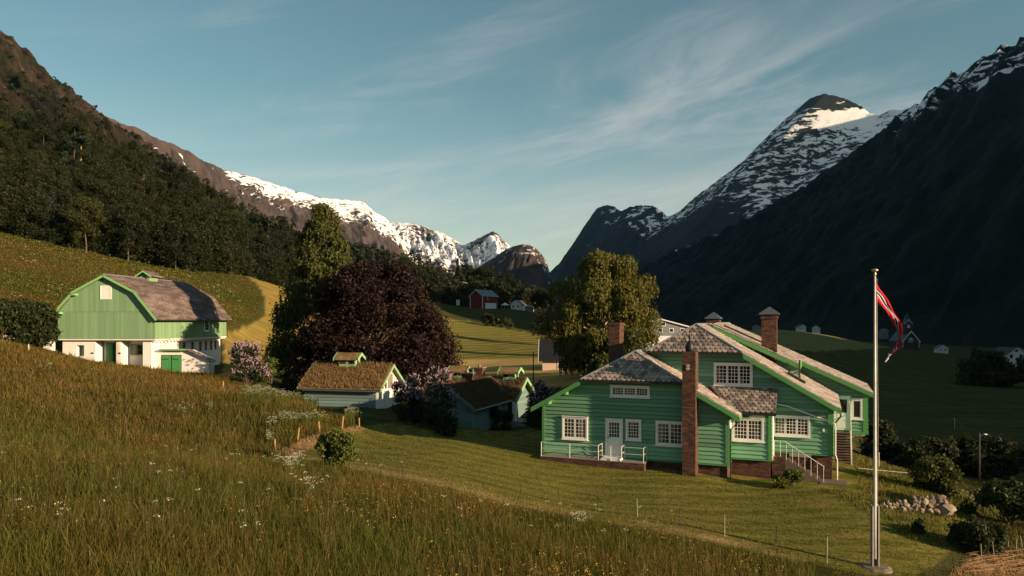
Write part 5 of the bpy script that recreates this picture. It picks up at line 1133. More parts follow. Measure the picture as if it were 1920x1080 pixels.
# ------------------------------------------------------------------ posts, fences, poles, wall, handrail
def at(px, py, lo=6, hi=420): return hit(px, py, lo, hi)
FENCE = empty('wire_fence', at(757, 905)); tag(FENCE, 'thin wire fence on dark posts along the edge of the tall grass', 'fence')
o0 = np.array(FENCE.location); prev = None
for (px, py, hgt) in [(700, 893, .75), (757, 905, .75), (832, 914, .7), (907, 924, .62), (978, 936, .62), (1048, 948, .62), (1120, 958, .6), (1195, 970, .68), (1276, 990, .68), (1358, 1007, .78), (1455, 1032, .8), (1550, 1058, .85)]:
    x, y, z = at(px, py); b = np.array((x, y, z)) - o0; m = MB(); lx_ = random.uniform(-.03, .03); pale = px > 1190 and px in (1195, 1358, 1550)
    m.tube([b - (0, 0, .2), b + (lx_, 0, hgt)], .022 if pale else .016, 6); m.build('post', M['concrete' if pale else 'dark_wood'], FENCE)
    top = b + (lx_, 0, hgt)
    if prev is not None:
        for f_ in (.95, .55):
            a_ = prev[0] * (1 - f_) + prev[1] * f_; c_ = b * (1 - f_) + top * f_; m = MB(); m.tube([a_, (a_ + c_) / 2 - (0, 0, .03), c_], .005, 3); m.build('wire', M['metal_dark'], FENCE)
    prev = (b, top)
ST = [(418.5, 735, .75, 'leaning wooden stake by the lilac at the top of the meadow'), (557, 829, .72, 'wooden stake at the bend of the dry mown strip'), (600, 812, .62, 'wooden stake behind the round bush, second along the mown strip'), (641, 806, .78, 'tall wooden stake in the white flowers by the mown strip'), (674, 802, .60, 'wooden stake at the corner of the lawn nearest the cottages'), (517, 848, .6, 'thin stake where the mown strip meets the tall grass'), (54.5, 662, .8, 'pale post in the grass left of the barn')]
for px, py, hh, lab in ST:
    x, y, z = at(px, py); m = MB(); l = random.uniform(-.08, .14); m.prism([(-.03, -.03, -.2), (.03, -.03, -.2), (.03, .03, -.2), (-.03, .03, -.2)], (l * .9, 0, hh + .2)); m.tube([(l * .9, 0, hh), (l * .9 + .005, 0, hh + .05)], [.03, .005], 5)
    o = m.build('wooden_stake', M['stake' if px > 100 else 'rail_white']); o.location = (x, y, z); tag(o, lab, 'stake')
FR = empty('brush_fence', at(1860, 1050)); tag(FR, 'row of thin leaning stakes in the straw at the lower right corner', 'fence'); o0 = np.array(FR.location)
for px, py in [(1842, 1062), (1866, 1052), (1888, 1045), (1905, 1038), (1920, 1034)]:
    b = np.array(at(px, py)) - o0; m = MB(); m.tube([b - (0, 0, .2), b + (random.uniform(-.1, .25), .1, random.uniform(.5, .8))], .018, 5); m.build('stake', M['wood_grey'], FR)
for k in range(60):
    b = np.array(at(random.uniform(1800, 1930), random.uniform(1040, 1078))) - o0; a = random.uniform(-.6, .6); l = random.uniform(.4, 1.2); m = MB(); m.tube([b + (0, 0, .08), b + (math.cos(a) * l, math.sin(a) * l * .5, random.uniform(.05, .25))], .008, 3); m.build('dry_stick', M['stake'], FR)
def pole(px, py, Y, hgt, label, lamp=False, cross=False):
    p = P(px, py, Y); z = gz(p[0], p[1]); o = empty('utility_pole', (p[0], p[1], z)); tag(o, label, 'pole')
    m = MB(); m.tube([(0, 0, -.5), (0, 0, hgt)], [.075, .055] if hgt < 5 else [.13, .09], 8); m.build('pole_shaft', M['dark_wood'], o)
    if lamp: m = MB(); m.tube([(0, 0, hgt - .25), (.35, -.1, hgt - .12)], .03, 6); m.build('lamp_arm', M['metal_grey'], o); m = MB(); m.box((.28, -.16, hgt - .15), (.46, .0, hgt - .08)); m.build('lamp_head', M['far_white'], o)
    if cross: m = MB(); m.box((-.9, -.06, hgt - .3), (.9, .06, hgt - .15)); m.build('cross_arm', M['dark_wood'], o)
    return np.array((p[0], p[1], z + hgt))
t1 = pole(1789, 838, 76, 3.1, 'dark pole without lamp standing in the shaded field right of the flagpole'); t2 = pole(1836, 905, 50, 3.4, 'dark lamp post with a small white head near the hedge', True)
t3 = pole(1000, 690, 88, 3.6, 'thin grey pole standing beside the beige house', False, False); pole(1265, 612, 240, 9, 'tall mast with crossarm rising over the grey hall roof', False, True)
m = MB(); m.tube([t1, (t1 + t2) / 2 - (0, 0, .3), t2], .015, 3); far = P(2060, 835, 45); m.tube([t2, (t2 + far) / 2 - (0, 0, .3), far], .015, 3); far2 = P(1660, 790, 110); m.tube([far2, (t1 + far2) / 2 - (0, 0, .3), t1], .015, 3); tag(m.build('overhead_wire', M['black']), 'thin black overhead wire crossing the shaded field between the poles', 'wire')
# handrail / low edging by the back stair
gp = [np.array(at(px, py)) for px, py in ((1606, 884), (1650, 888), (1706, 892))]
HR = empty('garden_rail', gp[0]); tag(HR, 'low pale garden rail running from the back stair to the hedge', 'rail'); m = MB(); m.tube([g - gp[0] + (0, 0, .16) for g in gp], .02, 6); m.build('rail_bar', M['concrete'], HR)
for g in gp: m = MB(); m.tube([g - gp[0] - (0, 0, .1), g - gp[0] + (0, 0, .17)], .02, 6); m.build('rail_post', M['concrete'], HR)
x, y, z = at(1648, 876); m = MB(); m.tube([(x, y, z - .1), (x, y, z + .9)], .025, 6); tag(m.build('garden_post', M['rail_white']), 'short pale post in the garden just right of the flagpole', 'post')
# dry stone wall: every stone a part
def stone_mesh(i):
    r = np.random.default_rng(100 + i); bm_v = []; import bmesh
    bm = bmesh.new(); bmesh.ops.create_icosphere(bm, subdivisions=2, radius=.5)
    pl = [(r.normal(size=3), r.uniform(.24, .42)) for _ in range(10)]
    for v in bm.verts:
        p_ = np.array(v.co)
        for n_v, d_ in pl:
            n_v = n_v / np.linalg.norm(n_v); s_ = p_ @ n_v
            if s_ > d_: p_ = p_ - n_v * (s_ - d_)
        v.co = p_ + r.normal(0, .012, 3)
    me = bpy.data.meshes.new('stone'); bm.to_mesh(me); bm.free(); me.materials.append(M['stone']); return me
SM = [stone_mesh(i) for i in range(9)]
WA, WB = np.array(at(1652, 953)), np.array(at(1781, 969)); SW = empty('stone_wall', WA); tag(SW, 'low dry stone wall in the lawn right of the flagpole', 'wall')
d_ = WB - WA; Lw = np.linalg.norm(d_[:2]); dn = d_[:2] / Lw; ang_w = math.atan2(dn[1], dn[0]); x = 0.0
rs = random.Random(12)
for row, (zz_, sz, x0) in enumerate(((.10, .34, 0), (.27, .30, .15), (.43, .27, .4), (.57, .22, 1.2))):
    x = x0
    while x < Lw:
        k = x / Lw; s = sz * rs.uniform(.7, 1.25) * (.65 + .6 * k); 
        if k < .45 and row >= 2 and rs.random() < .4: x += s; continue
        o = link('stone', rs.choice(SM), SW); o.location = (dn[0] * x, dn[1] * x + rs.uniform(-.06, .06) + row * .09, d_[2] * k + zz_ * (.6 + .75 * k)); o.scale = (s * 1.5, s * 1.2, s * 1.1); o.rotation_euler = (rs.uniform(-.3, .3), rs.uniform(-.3, .3), rs.uniform(0, 6)); x += s * .98
o = link('stone', SM[3], SW); o.location = (dn[0] * (Lw - .25), dn[1] * (Lw - .25) - .12, d_[2] * .95 + .28); o.scale = (.95, .7, .62)
# ------------------------------------------------------------------ vegetation
def unit(v): return v / (np.linalg.norm(v, axis=-1, keepdims=True) + 1e-9)
def leaves(c, size, r, nrm=None, spread_=0.9, aspect=1.5, hang=0.0):      # diamond leaves at points c
    n = len(c); nn = r.normal(0, 1, (n, 3)) * spread_
    if nrm is not None: nn = nn + nrm
    nn = unit(nn); a = unit(np.cross(nn, unit(r.normal(0, 1, (n, 3)))))
    if hang: a = unit(a * (1 - hang) + np.array((0, 0, -1.0)) * hang)
    b = unit(np.cross(nn, a)); size = np.broadcast_to(np.asarray(size, float), (n,))[:, None]
    L, W = a * size * aspect * .5, b * size * .42
    V = np.stack([c - L, c - L * .1 - W, c + L, c - L * .1 + W], 1).reshape(-1, 3)
    return V, np.arange(4 * n).reshape(-1, 4)
def blob_points(blobs, per, r, shell=.55):
    C, N = [], []
    for (x, y, z, rx, ry, rz) in blobs:
        d = unit(r.normal(0, 1, (per, 3))); rad_ = (shell + (1 - shell) * r.random((per, 1)) ** .6) * (1 + .22 * r.normal(0, 1, (per, 1)))
        C.append(np.array((x, y, z)) + d * rad_ * np.array((rx, ry, rz))); N.append(d)
    return np.concatenate(C), np.concatenate(N)
def limb_mesh(segs, n=6):
    m = MB()
    for pts_, r0, r1 in segs:
        k = len(pts_); m.tube(pts_, [r0 + (r1 - r0) * i / (k - 1) for i in range(k)], n)
    return m
def bent(a, b, r, k=4, amp=.06):
    a, b = np.array(a, float), np.array(b, float); L = np.linalg.norm(b - a)
    return [a + (b - a) * i / k + (r.normal(0, amp * L, 3) * (0 < i < k)) + (0, 0, .05 * L * math.sin(math.pi * i / k)) for i in range(k + 1)]
def tree(name, base, label, group, blobs, per, size, leafm, barkm, trunk_h, trunk_r, seed, shell=.55, hang=0.0, cat='tree', extra=None, lean=0.0):
    r = np.random.default_rng(seed); o = empty(name, base); tag(o, label, cat, group)
    top = np.array((lean * trunk_h, 0, trunk_h)); segs = [(bent((0, 0, -.6), top, r, 6, .012), trunk_r, trunk_r * .25)]
    for b in blobs:
        b_ = np.array(b[:3]); h0 = max(.12 * trunk_h, min(trunk_h * .97, b_[2] - .55 * math.hypot(b_[0], b_[1]) - .5)); k = h0 / trunk_h
        segs.append((bent(top * k, b_, r, 4), trunk_r * (.55 - .4 * k), .025))
    o_t = limb_mesh(segs, 6).build('trunk', M[barkm], o, True)
    C, N = blob_points(blobs, per, r, shell); sz = r.uniform(.6, 1.25, len(C)) * size
    V, Fq = leaves(C, sz, r, N * .8, hang=hang)
    if extra is not None: V2, F2 = extra(r); Fq = np.concatenate([Fq, F2 + len(V)]); V = np.concatenate([V, V2])
    link('crown', np_mesh('crown', V, Fq, M[leafm]), o)
    return o
def strands(blobs, n, size, lmin, lmax):   # hanging weeping twigs
    def f(r):
        C = []
        for (x, y, z, rx, ry, rz) in blobs:
            d = unit(r.normal(0, 1, (n, 3))); d[:, 2] = np.abs(d[:, 2]) * .8 - .35; s = np.array((x, y, z)) + unit(d) * np.array((rx, ry, rz)) * r.uniform(.75, 1.08, (n, 1))
            L = r.uniform(lmin, lmax, n)
            for k in range(9): C.append(s - np.c_[np.zeros((n, 2)), (L * k / 9)[:, None]] + r.normal(0, .05, (n, 3)))
        C = np.concatenate(C); return leaves(C, r.uniform(.6, 1.2, len(C)) * size, r, None, 1.0, 1.7, .65)
    return f
def gbase(px, Y): x = (px - CX) / F * Y; return np.array((x, Y, gz(x, Y)))
def envelope(n, prof_, seed, rz=1.0, lo=.5, size=(1.0, 1.5)):   # clumps near the outside of a crown: prof_ = [(height, radius)]
    r = np.random.default_rng(seed); hs_, rs_ = zip(*prof_); out = []
    for i in range(n):
        h_ = r.uniform(hs_[0], hs_[-1]); R_ = float(np.interp(h_, hs_, rs_)); a = r.random() * 2 * math.pi; q_ = R_ * (lo + (1 - lo) * r.random() ** .5); s = r.uniform(*size)
        out.append((q_ * math.cos(a), q_ * math.sin(a), h_, s, s, s * rz * r.uniform(.7, 1)))
    return out
# the tall birch behind the storehouse
Yb = 85; b0 = gbase(606, Yb)
zt = lambda py, Y=Yb, b=b0: -(py - CY) / F * Y - b[2]
bl = envelope(74, [(zt(700), 4.2), (zt(610), 4.8), (zt(540), 4.1), (zt(490), 3.1), (zt(450), 2.3), (zt(415), 1.2), (zt(392), .5)], 31, .9, .3, (.5, 1.1))
bl += [(-4.0, -.5, zt(600), 1.3, 1.3, 1.5), (-4.4, .5, zt(660), 1.4, 1.4, 1.5), (-1.7, .3, zt(440), 1.0, 1.0, 1.0), (1.8, .3, zt(455), 1.0, 1, 1.3), (.2, 0, zt(398), 1.0, .9, .9), (-3.4, -1, zt(545), 1.2, 1.2, 1.4), (-5.0, 0, zt(700), 1.5, 1.5, 1.4), (-4.3, -1, zt(625), 1.4, 1.4, 1.5), (-3.9, -1, zt(580), 1.3, 1.3, 1.4), (-4.8, -1, zt(670), 1.5, 1.5, 1.5), (-3.0, -1.5, zt(640), 1.5, 1.5, 1.5), (-3.2, -1.5, zt(690), 1.6, 1.5, 1.5), (-2.6, -1, zt(600), 1.4, 1.4, 1.4), (.3, -1.4, zt(440), 1.1, 1.0, 1.2), (-1.0, -1.5, zt(470), 1.2, 1.0, 1.3), (1.0, -1.5, zt(485), 1.2, 1.0, 1.3), (-.2, -1.7, zt(515), 1.3, 1.1, 1.4), (2.2, -1.2, zt(510), 1.1, 1.0, 1.3), (-2.2, -1.2, zt(505), 1.2, 1.0, 1.3), (-.8, -1.6, zt(560), 1.5, 1.3, 1.5), (.8, -1.6, zt(530), 1.4, 1.3, 1.4), (-.5, -1.8, zt(640), 1.6, 1.4, 1.6), (-5.2, 0, zt(650), 1.3, 1.3, 1.4), (-4.6, 0, zt(590), 1.2, 1.2, 1.3)]
tree('birch_tree', b0, 'tall slender green birch rising above the copper beech, pale forked stem showing', None, bl, 480, .23, 'leaf_birch', 'birch_bark', zt(420), .30, 41, .25, .25, extra=strands(bl, 22, .21, .4, 1.4))
# the copper beech
Ye = 78.5; b1 = gbase(700, Ye); zt = lambda py, Y=Ye, b=b1: -(py - CY) / F * Y - b[2]
bl = envelope(170, [(zt(735), 7.6), (zt(690), 8.3), (zt(640), 8.0), (zt(580), 6.2), (zt(535), 4.6), (zt(500), 2.6)], 33, .75, .6, (1.0, 1.7)) + [(0, 0, zt(505), 1.7, 1.7, 1.1), (6.2, -1, zt(640), 1.6, 1.6, 1.2), (6.6, 0, zt(680), 1.4, 1.4, 1.0), (-2.5, -2, zt(545), 1.8, 1.8, 1.4), (3.2, -2, zt(545), 1.7, 1.7, 1.3), (-6.5, -1, zt(650), 1.6, 1.6, 1.4)]
bl = [(x * .95, y * .6, z, a, b_, c_) for x, y, z, a, b_, c_ in bl] + [(xx, -3.6 - .6 * (i % 2), zt(yy), 1.7, 1.5, 1.5) for i, (xx, yy) in enumerate([(-4.5, 690), (-1.5, 690), (1.5, 685), (4.5, 690), (-3, 645), (0, 650), (3, 640), (5.6, 650), (-1.5, 600), (1.5, 595), (3.5, 590), (0, 560), (-4.5, 610)])] + [(6.4, -1.5, zt(610), 1.5, 1.3, 1.4), (7.0, -1.5, zt(650), 1.6, 1.3, 1.4), (6.2, -2, zt(680), 1.7, 1.3, 1.4), (5.4, -1, zt(580), 1.5, 1.3, 1.3), (4.6, -1, zt(545), 1.4, 1.3, 1.2), (7.9, 0, zt(650), 1.5, 1.4, 1.2), (8.2, .5, zt(685), 1.4, 1.4, 1.1), (-7.6, 0, zt(690), 1.6, 1.5, 1.3), (-7.2, 0, zt(640), 1.6, 1.5, 1.3)]
tree('copper_beech', b1, 'broad dark copper beech with purple-brown leaves behind the turf cottage', None, bl, 500, .225, 'leaf_beech', 'bark', zt(560), .34, 42, .2)
# weeping birch left of the back chimney
Yw = 84; b2 = gbase(1128, Yw); zt = lambda py, Y=Yw, b=b2: -(py - CY) / F * Y - b[2]
bl = envelope(84, [(zt(680), 3.7), (zt(645), 4.7), (zt(610), 5.9), (zt(570), 6.0), (zt(530), 4.8), (zt(500), 3.3), (zt(482), 1.8)], 35, .9, .4, (.9, 1.5)) + [(-.4, 0, zt(484), 1.2, 1.2, .9), (-3.0, -1, zt(535), 1.4, 1.4, 1.4), (3.8, -1, zt(545), 1.4, 1.4, 1.5), (5.4, 0, zt(600), 1.3, 1.3, 1.8), (-5.2, 0, zt(590), 1.3, 1.3, 1.2), (4.6, -.5, zt(650), 1.4, 1.3, 1.6), (-1.5, -3.5, zt(640), 1.6, 1.4, 1.6), (1.5, -3.5, zt(620), 1.6, 1.4, 1.6), (0, -3.5, zt(580), 1.6, 1.4, 1.6)]
tree('weeping_birch', b2, 'golden-green weeping birch left of the rear brick chimney', None, bl, 340, .21, 'leaf_weep', 'birch_bark', zt(520), .36, 43, .4, .35, extra=strands(bl, 60, .19, .4, 1.5))
# shrubs ---------------------------------------------------------
def shrub(name, px, Y, w, h, label, leafm, seed, size=.16, nb=14, per=260, blossom=None, py=None, depth=None, flat=1.0, cat='shrub'):
    b = gbase(px, Y) if py is None else np.array(hit(px, py)); r = np.random.default_rng(seed); d = depth or w
    bl = []
    for i in range(nb):
        a = r.random() * 6.28; k = r.random() ** .5; z = h * r.uniform(.12, .86); sh_ = math.sqrt(max(.05, 1 - (z / h) ** 2.2)); s = min(w, h) * r.uniform(.14, .24)
        bl.append((k * math.cos(a) * (w / 2 - s * .6) * sh_, k * math.sin(a) * (d / 2 - s * .6) * sh_, z, s, s, s * flat))
    o = empty(name, b); tag(o, label, cat)
    segs = [(bent((0, 0, -.2), (q_[0] * .9, q_[1] * .9, q_[2]), r, 3), .035, .012) for q_ in bl]; limb_mesh(segs, 5).build('stems', M['bark'], o)
    C, N = blob_points(bl, per, r, .4); keep = C[:, 2] > .02; C, N = C[keep], N[keep]; V, Fq = leaves(C, r.uniform(.6, 1.3, len(C)) * size, r, N * .6); link('foliage', np_mesh('foliage', V, Fq, M[leafm]), o)
    if blossom:
        mat, n, sz, zmin = blossom; C, N = blob_points(bl, max(4, n // nb), r, .92); k = (C[:, 2] > h * zmin) & (N[:, 2] > -.35); C, N = C[k], N[k]
        P_ = []
        for c_, n_ in zip(C, N):
            ax = unit(n_ + np.array((0, 0, .9)) + r.normal(0, .2, 3)); t = r.random((16, 1)); P_.append(c_ + n_ * .03 + ax * t * sz + unit(r.normal(0, 1, (16, 3))) * sz * .32 * (1 - t * .8))
        C = np.concatenate(P_); V, Fq = leaves(C, r.uniform(.6, 1.2, len(C)) * sz * .36, r, None, 1, 1.1); link('blossoms', np_mesh('blossoms', V, Fq, M[mat]), o)
    return o
shrub('lilac_bush', 463, 66, 3.5, 3.5, 'round purple lilac bush in flower right of the barn', 'leaf_dark', 51, .17, 20, 200, ('lilac', 620, .21, .12))
shrub('green_bush', 508, 69, 2.0, 2.6, 'plain green bush between the purple lilac and the birch', 'leaf_bush', 52, .16, 12, 260)
shrub('dark_bush', 540, 70, 2.2, 1.9, 'dark low bush at the left foot of the birch', 'leaf_dark', 152, .16, 10, 260)
shrub('lilac_bush', 762, 55, 2.3, 4.2, 'pink lilac bush beside the lit gable of the turf cottage', 'leaf_dark', 53, .14, 16, 220, ('lilac', 900, .17, .42))
shrub('lilac_bush', 818, 53, 3.1, 4.3, 'wide pink lilac bush in front of the three-chimney cottage', 'leaf_dark', 54, .14, 20, 240, ('lilac', 1100, .17, .5))
shrub('dark_bush', 790, 55, 1.8, 2.6, 'dark leafy bush between the two pink lilacs', 'leaf_dark', 55, .14, 12, 260)
shrub('lilac_bush', 1012, 55, 2.3, 3.7, 'pale lilac bush at the left corner of the big green house', 'leaf_dark', 56, .14, 18, 220, ('lilac', 600, .15, .5))
shrub('small_conifer', 836, 47.5, 1.7, 1.75, 'dark small conifer on the lawn before the shaded cottage', 'leaf_spruce', 57, .12, 16, 260)
shrub('round_bush', 634, 0, 2.05, 1.5, 'round bright green bush at the edge of the lawn', 'leaf_bush', 58, .10, 30, 330, None, 872)
shrub('climber_bush', 935, 60, 2.6, 1.9, 'leafy climber on the long wall of the shaded cottage', 'leaf_dark', 157, .13, 14, 260)
shrub('low_bush', 1478, 36.2, 1.7, .85, 'yellowish low bush below the front brick stair', 'leaf_bush', 59, .12, 14, 150, depth=.8)
shrub('clipped_hedge', 1752, 0, 2.6, 1.75, 'tall clipped hedge behind the dry stone wall', 'leaf_birch', 60, .11, 40, 300, None, 925)
shrub('low_hedge', 1690, 0, 3.2, .8, 'low dark hedge between the back stair and the clipped hedge', 'leaf_dark', 61, .11, 20, 300, None, 872, 1.2)
shrub('big_dark_bush', 1832, 0, 2.3, 1.25, 'big dark rounded bush below the stone wall at the right', 'leaf_dark', 62, .10, 34, 320, None, 1036)
shrub('small_shrub', 1727, 0, .62, .62, 'small dark shrub alone on the lawn beneath the stone wall', 'leaf_dark', 63, .07, 12, 140, None, 1003)
shrub('dark_hedge', 1890, 0, 3.6, 1.9, 'dark overgrown hedge at the right edge beyond the big bush', 'leaf_dark', 64, .14, 26, 300, None, 985)
shrub('dark_bush', 1655, 62, 3.4, 3.4, 'dark tall bush standing right behind the far wing of the house', 'leaf_dark', 65, .18, 22, 260)
shrub('barn_bush', 60, 82, 5.8, 5.2, 'big dark bush left of the barn gable', 'leaf_dark', 66, .26, 30, 300)
shrub('barn_bush', 8, 80, 4.4, 4.2, 'lower dark bush at the left picture edge beside the barn', 'leaf_dark', 67, .24, 22, 300)
shrub('dark_thicket', 1822, 58, 15, 3.0, 'long dark thicket across the foot of the shaded field behind the hedge', 'leaf_dark', 161, .2, 70, 230, depth=4)
shrub('field_bush', 917, 232, 5, 4.5, 'dark bush at the border of the dark green and the striped field', 'leaf_forest', 68, .5, 12, 120)
shrub('field_bush', 943, 232, 8, 3.0, 'pale grey-green bush at the border of the striped field', 'leaf_birch', 69, .4, 14, 120)
shrub('valley_bush', 1868, 190, 22, 9, 'dark mass of bushes in the shaded valley field below the right-edge house', 'leaf_dark', 70, .8, 40, 160, depth=10)
shrub('crest_bush', 1379, 300, 4, 4, 'dark bush on the field crest between the roof chimneys', 'leaf_dark', 71, .5, 10, 90)
for i, (px, Y, w, h, lab) in enumerate([(1030, 170, 9, 9, 'dark tree left of the weeping birch at the field edge'), (1075, 130, 6, 7.5, 'dark green tree behind the beige house'), (1090, 92, 4.6, 4.6, 'bushy green shrub at the left foot of the weeping birch'), (1178, 78, 4.6, 4.4, 'bushy green shrub right of the rear brick chimney'), (1130, 70, 4.6, 2.6, 'low green shrub hiding the foot of the weeping birch')]):
    shrub('bushy_tree', px, Y, w, h, lab, 'leaf_forest' if i < 2 else 'leaf_birch', 80 + i, .3 if i < 2 else .2, 18, 230, cat='tree' if i < 2 else 'shrub')
shrub('stone_edge_bush', 80, 82.5, 1.2, 1.0, 'tiny bush by the barn wall', 'leaf_bush', 87, .15, 6, 80) if False else None
# stone gate stump left of the barn
ZO[0] = 0; x, y, z = gbase(92, 84); m = MB(); m.box((-.45, -.4, -.5), (.45, .4, 1.55)); m.box((-.5, -.45, 1.55), (.5, .45, 1.68)); o = m.build('stone_pillar', M['plaster']); o.location = (x, y, z); tag(o, 'short stone pillar between the dark bush and the barn', 'pillar')

# the wood on the slope: individual trees ------------------------------------------------
def proto_broad(seed, h, w, nb, per, size, leafm):
    r = np.random.default_rng(seed); bl = []
    for i in range(nb):
        z = h * r.uniform(.22, .93); R_ = w / 2 * math.sin(math.pi * min(1, max(.12, (z / h - .08) / .98)) ** .85) ** .7; a = r.random() * 6.28; k = .35 + .65 * r.random() ** .5; s = w * r.uniform(.12, .23)
        bl.append((R_ * k * math.cos(a), R_ * k * math.sin(a), z, s, s, s * .85))
    bl.append((0, 0, h * .93, w * .13, w * .13, w * .13))
    C, N = blob_points(bl, per, r, .25); V, Fq = leaves(C, r.uniform(.6, 1.3, len(C)) * size, r, N * .8)
    seg = [(bent((0, 0, -1.5), (0, 0, h * .8), r, 5, .015), .22, .06)] + [(bent((0, 0, h * .3 + .3 * q_[2] * .5), q_[:3], r, 2), .07, .03) for q_ in bl[:10]]
    return np_mesh('crown', V, Fq, M[leafm]), mesh_of('trunk', *(lambda m_: (m_.v, m_.f))(limb_mesh(seg, 5)), M['bark'])
def proto_spruce(seed, h, w, leafm):
    r = np.random.default_rng(seed); C = []; N = []
    for z in np.arange(h * .1, h * .98, .5):
        R_ = w / 2 * (1 - z / h) + .15; n = int(26 * R_ / (w / 2)) + 10; a = r.random(n) * 6.28; q_ = R_ * r.uniform(.45, 1.05, n); C.append(np.c_[q_ * np.cos(a), q_ * np.sin(a), z - q_ * .35 + r.normal(0, .12, n)]); N.append(np.c_[np.cos(a), np.sin(a), np.full(n, .6)])
    C, N = np.concatenate(C), np.concatenate(N); V, Fq = leaves(C, r.uniform(.6, 1.2, len(C)) * .7, r, N, .5, 1.8, .3)
    return np_mesh('crown', V, Fq, M[leafm]), mesh_of('trunk', *(lambda m_: (m_.v, m_.f))(limb_mesh([(bent((0, 0, -1.5), (0, 0, h * .95), r, 4, .004), .2, .03)], 5)), M['bark'])
PB = [proto_broad(200 + i, 12 + i % 3, 8.5 + (i % 2) * 1.5, 34, 240, .34, 'leaf_forest') for i in range(4)]
PLt = [proto_broad(220 + i, 12, 7.5, 28, 200, .33, 'leaf_light') for i in range(3)]
PS = [proto_spruce(240 + i, 13 + i, 4.6, 'leaf_spruce') for i in range(2)]
def plant(pr, pos, s, rz, name, label, group):
    o = empty(name, pos, rz); o.scale = (s, s, s * random.uniform(.9, 1.15)); tag(o, label, 'tree', group)
    link('crown', pr[0], o); link('trunk', pr[1], o); return o
X_, Y_, Z_, T__ = m1['X'], m1['Y'], m1['Z'], m1['T']
fr_ = (T__ > .01) & (T__ < .985); cand = np.c_[X_[fr_], Y_[fr_], Z_[fr_]]; cpx, cpy = proj(cand[:, 0], cand[:, 1], cand[:, 2])
lim = lambda a: np.interp(a, [-150, 0, 150, 250, 330, 450, 560], [200, 240, 290, 325, 340, 395, 440])
sel = (cpx > -150) & (cpx < 1000) & (cand[:, 1] < 700) & (cpy > lim(cpx)); cand, cpx, cpy = cand[sel], cpx[sel], cpy[sel]
# also the strip of terrain at the foot of the slope
order = rng.permutation(len(cand)); cand, cpx, cpy = cand[order], cpx[order], cpy[order]
w_ = rng.random(len(cand)) < np.clip((cand[:, 1] / 160.0) ** -0.3, 0, 1); chosen = []; cell = {}
for c_, a_, b_ in zip(cand, cpx, cpy):
    sp_ = 4.6 * (1.0 if c_[1] < 260 else 1.15); gx, gy = int(c_[0] // 8), int(c_[1] // 8); ok = True
    for i in (-1, 0, 1):
        for j in (-1, 0, 1):
            for q_ in cell.get((gx + i, gy + j), ()):
                if (q_[0] - c_[0]) ** 2 + (q_[1] - c_[1]) ** 2 < sp_ * sp_: ok = False
    if ok: chosen.append(c_); cell.setdefault((gx, gy), []).append(c_)
for px in np.arange(-60, 545, 15.0):      # the lower edge of the wood stands on the meadow slope itself
    for k in range(2):
        q_ = px + rng.uniform(-8, 8); e_ = np.interp(q_, [-60, 0, 120, 200, 330, 450, 545], [428, 438, 462, 482, 507, 517, 545]) - 4 - 11 * k; x_, y_, z_ = hit(q_, e_, 100, 300); chosen.append(np.array((x_, y_, z_ - 1.6 - 1.2 * rng.random())))
chosen = np.array(chosen); pa, pb_ = proj(chosen[:, 0], chosen[:, 1], chosen[:, 2])
vis = (pa > -70); chosen, pa, pb_ = chosen[vis], pa[vis], pb_[vis]
o_ = np.argsort(chosen[:, 1]); chosen, pa, pb_ = chosen[o_], pa[o_], pb_[o_]
print('wood candidates', len(chosen))
NT_ = 285
LABS = {'b': ('broadleaf_tree', 'dark green broadleaf tree in the dense wood on the slope above the barn'), 'l': ('broadleaf_tree', 'lighter green broadleaf tree in the wood on the slope above the barn'), 's': ('spruce_tree', 'dark pointed spruce in the wood on the slope above the barn')}
GRP = {'b': 'dark broadleaf trees of the hillside wood', 'l': 'lighter broadleaf trees of the hillside wood', 's': 'spruces of the hillside wood'}
near_idx = list(range(min(NT_, len(chosen))))
for i in near_idx:
    c_ = chosen[i]; u_ = rng.random(); edge = False
    k = 'l' if u_ < .20 else 's' if (u_ > .93 or (pa[i] > 620 and u_ > .7)) else 'b'
    pr = {'b': PB, 'l': PLt, 's': PS}[k][int(rng.integers(0, {'b': 4, 'l': 3, 's': 2}[k]))]
    s = rng.uniform(.55, 1.1) * (0.85 if k == 'l' else 1.0); ey_ = np.interp(pa[i], [-60, 0, 120, 200, 330, 450, 545, 700, 850], [428, 438, 462, 482, 507, 517, 545, 560, 575]) - pb_[i]
    row = 'at the foot of the wood' if ey_ < 28 else 'midway up the wooded slope' if ey_ < 85 else 'high on the wooded slope'
    whr = 'left of the barn' if pa[i] < 110 else 'above the barn gable' if pa[i] < 270 else 'above the barn roof' if pa[i] < 420 else 'between barn and birch' if pa[i] < 560 else 'behind birch and copper beech'
    kd = {'b': 'dark green broadleaf tree', 'l': 'lighter green broadleaf tree', 's': 'dark pointed spruce'}[k]
    plant(pr, c_ - (0, 0, .4), s, rng.random() * 6.28, LABS[k][0], kd + ' ' + row + ' ' + whr, kd + 's ' + row + ' ' + whr)
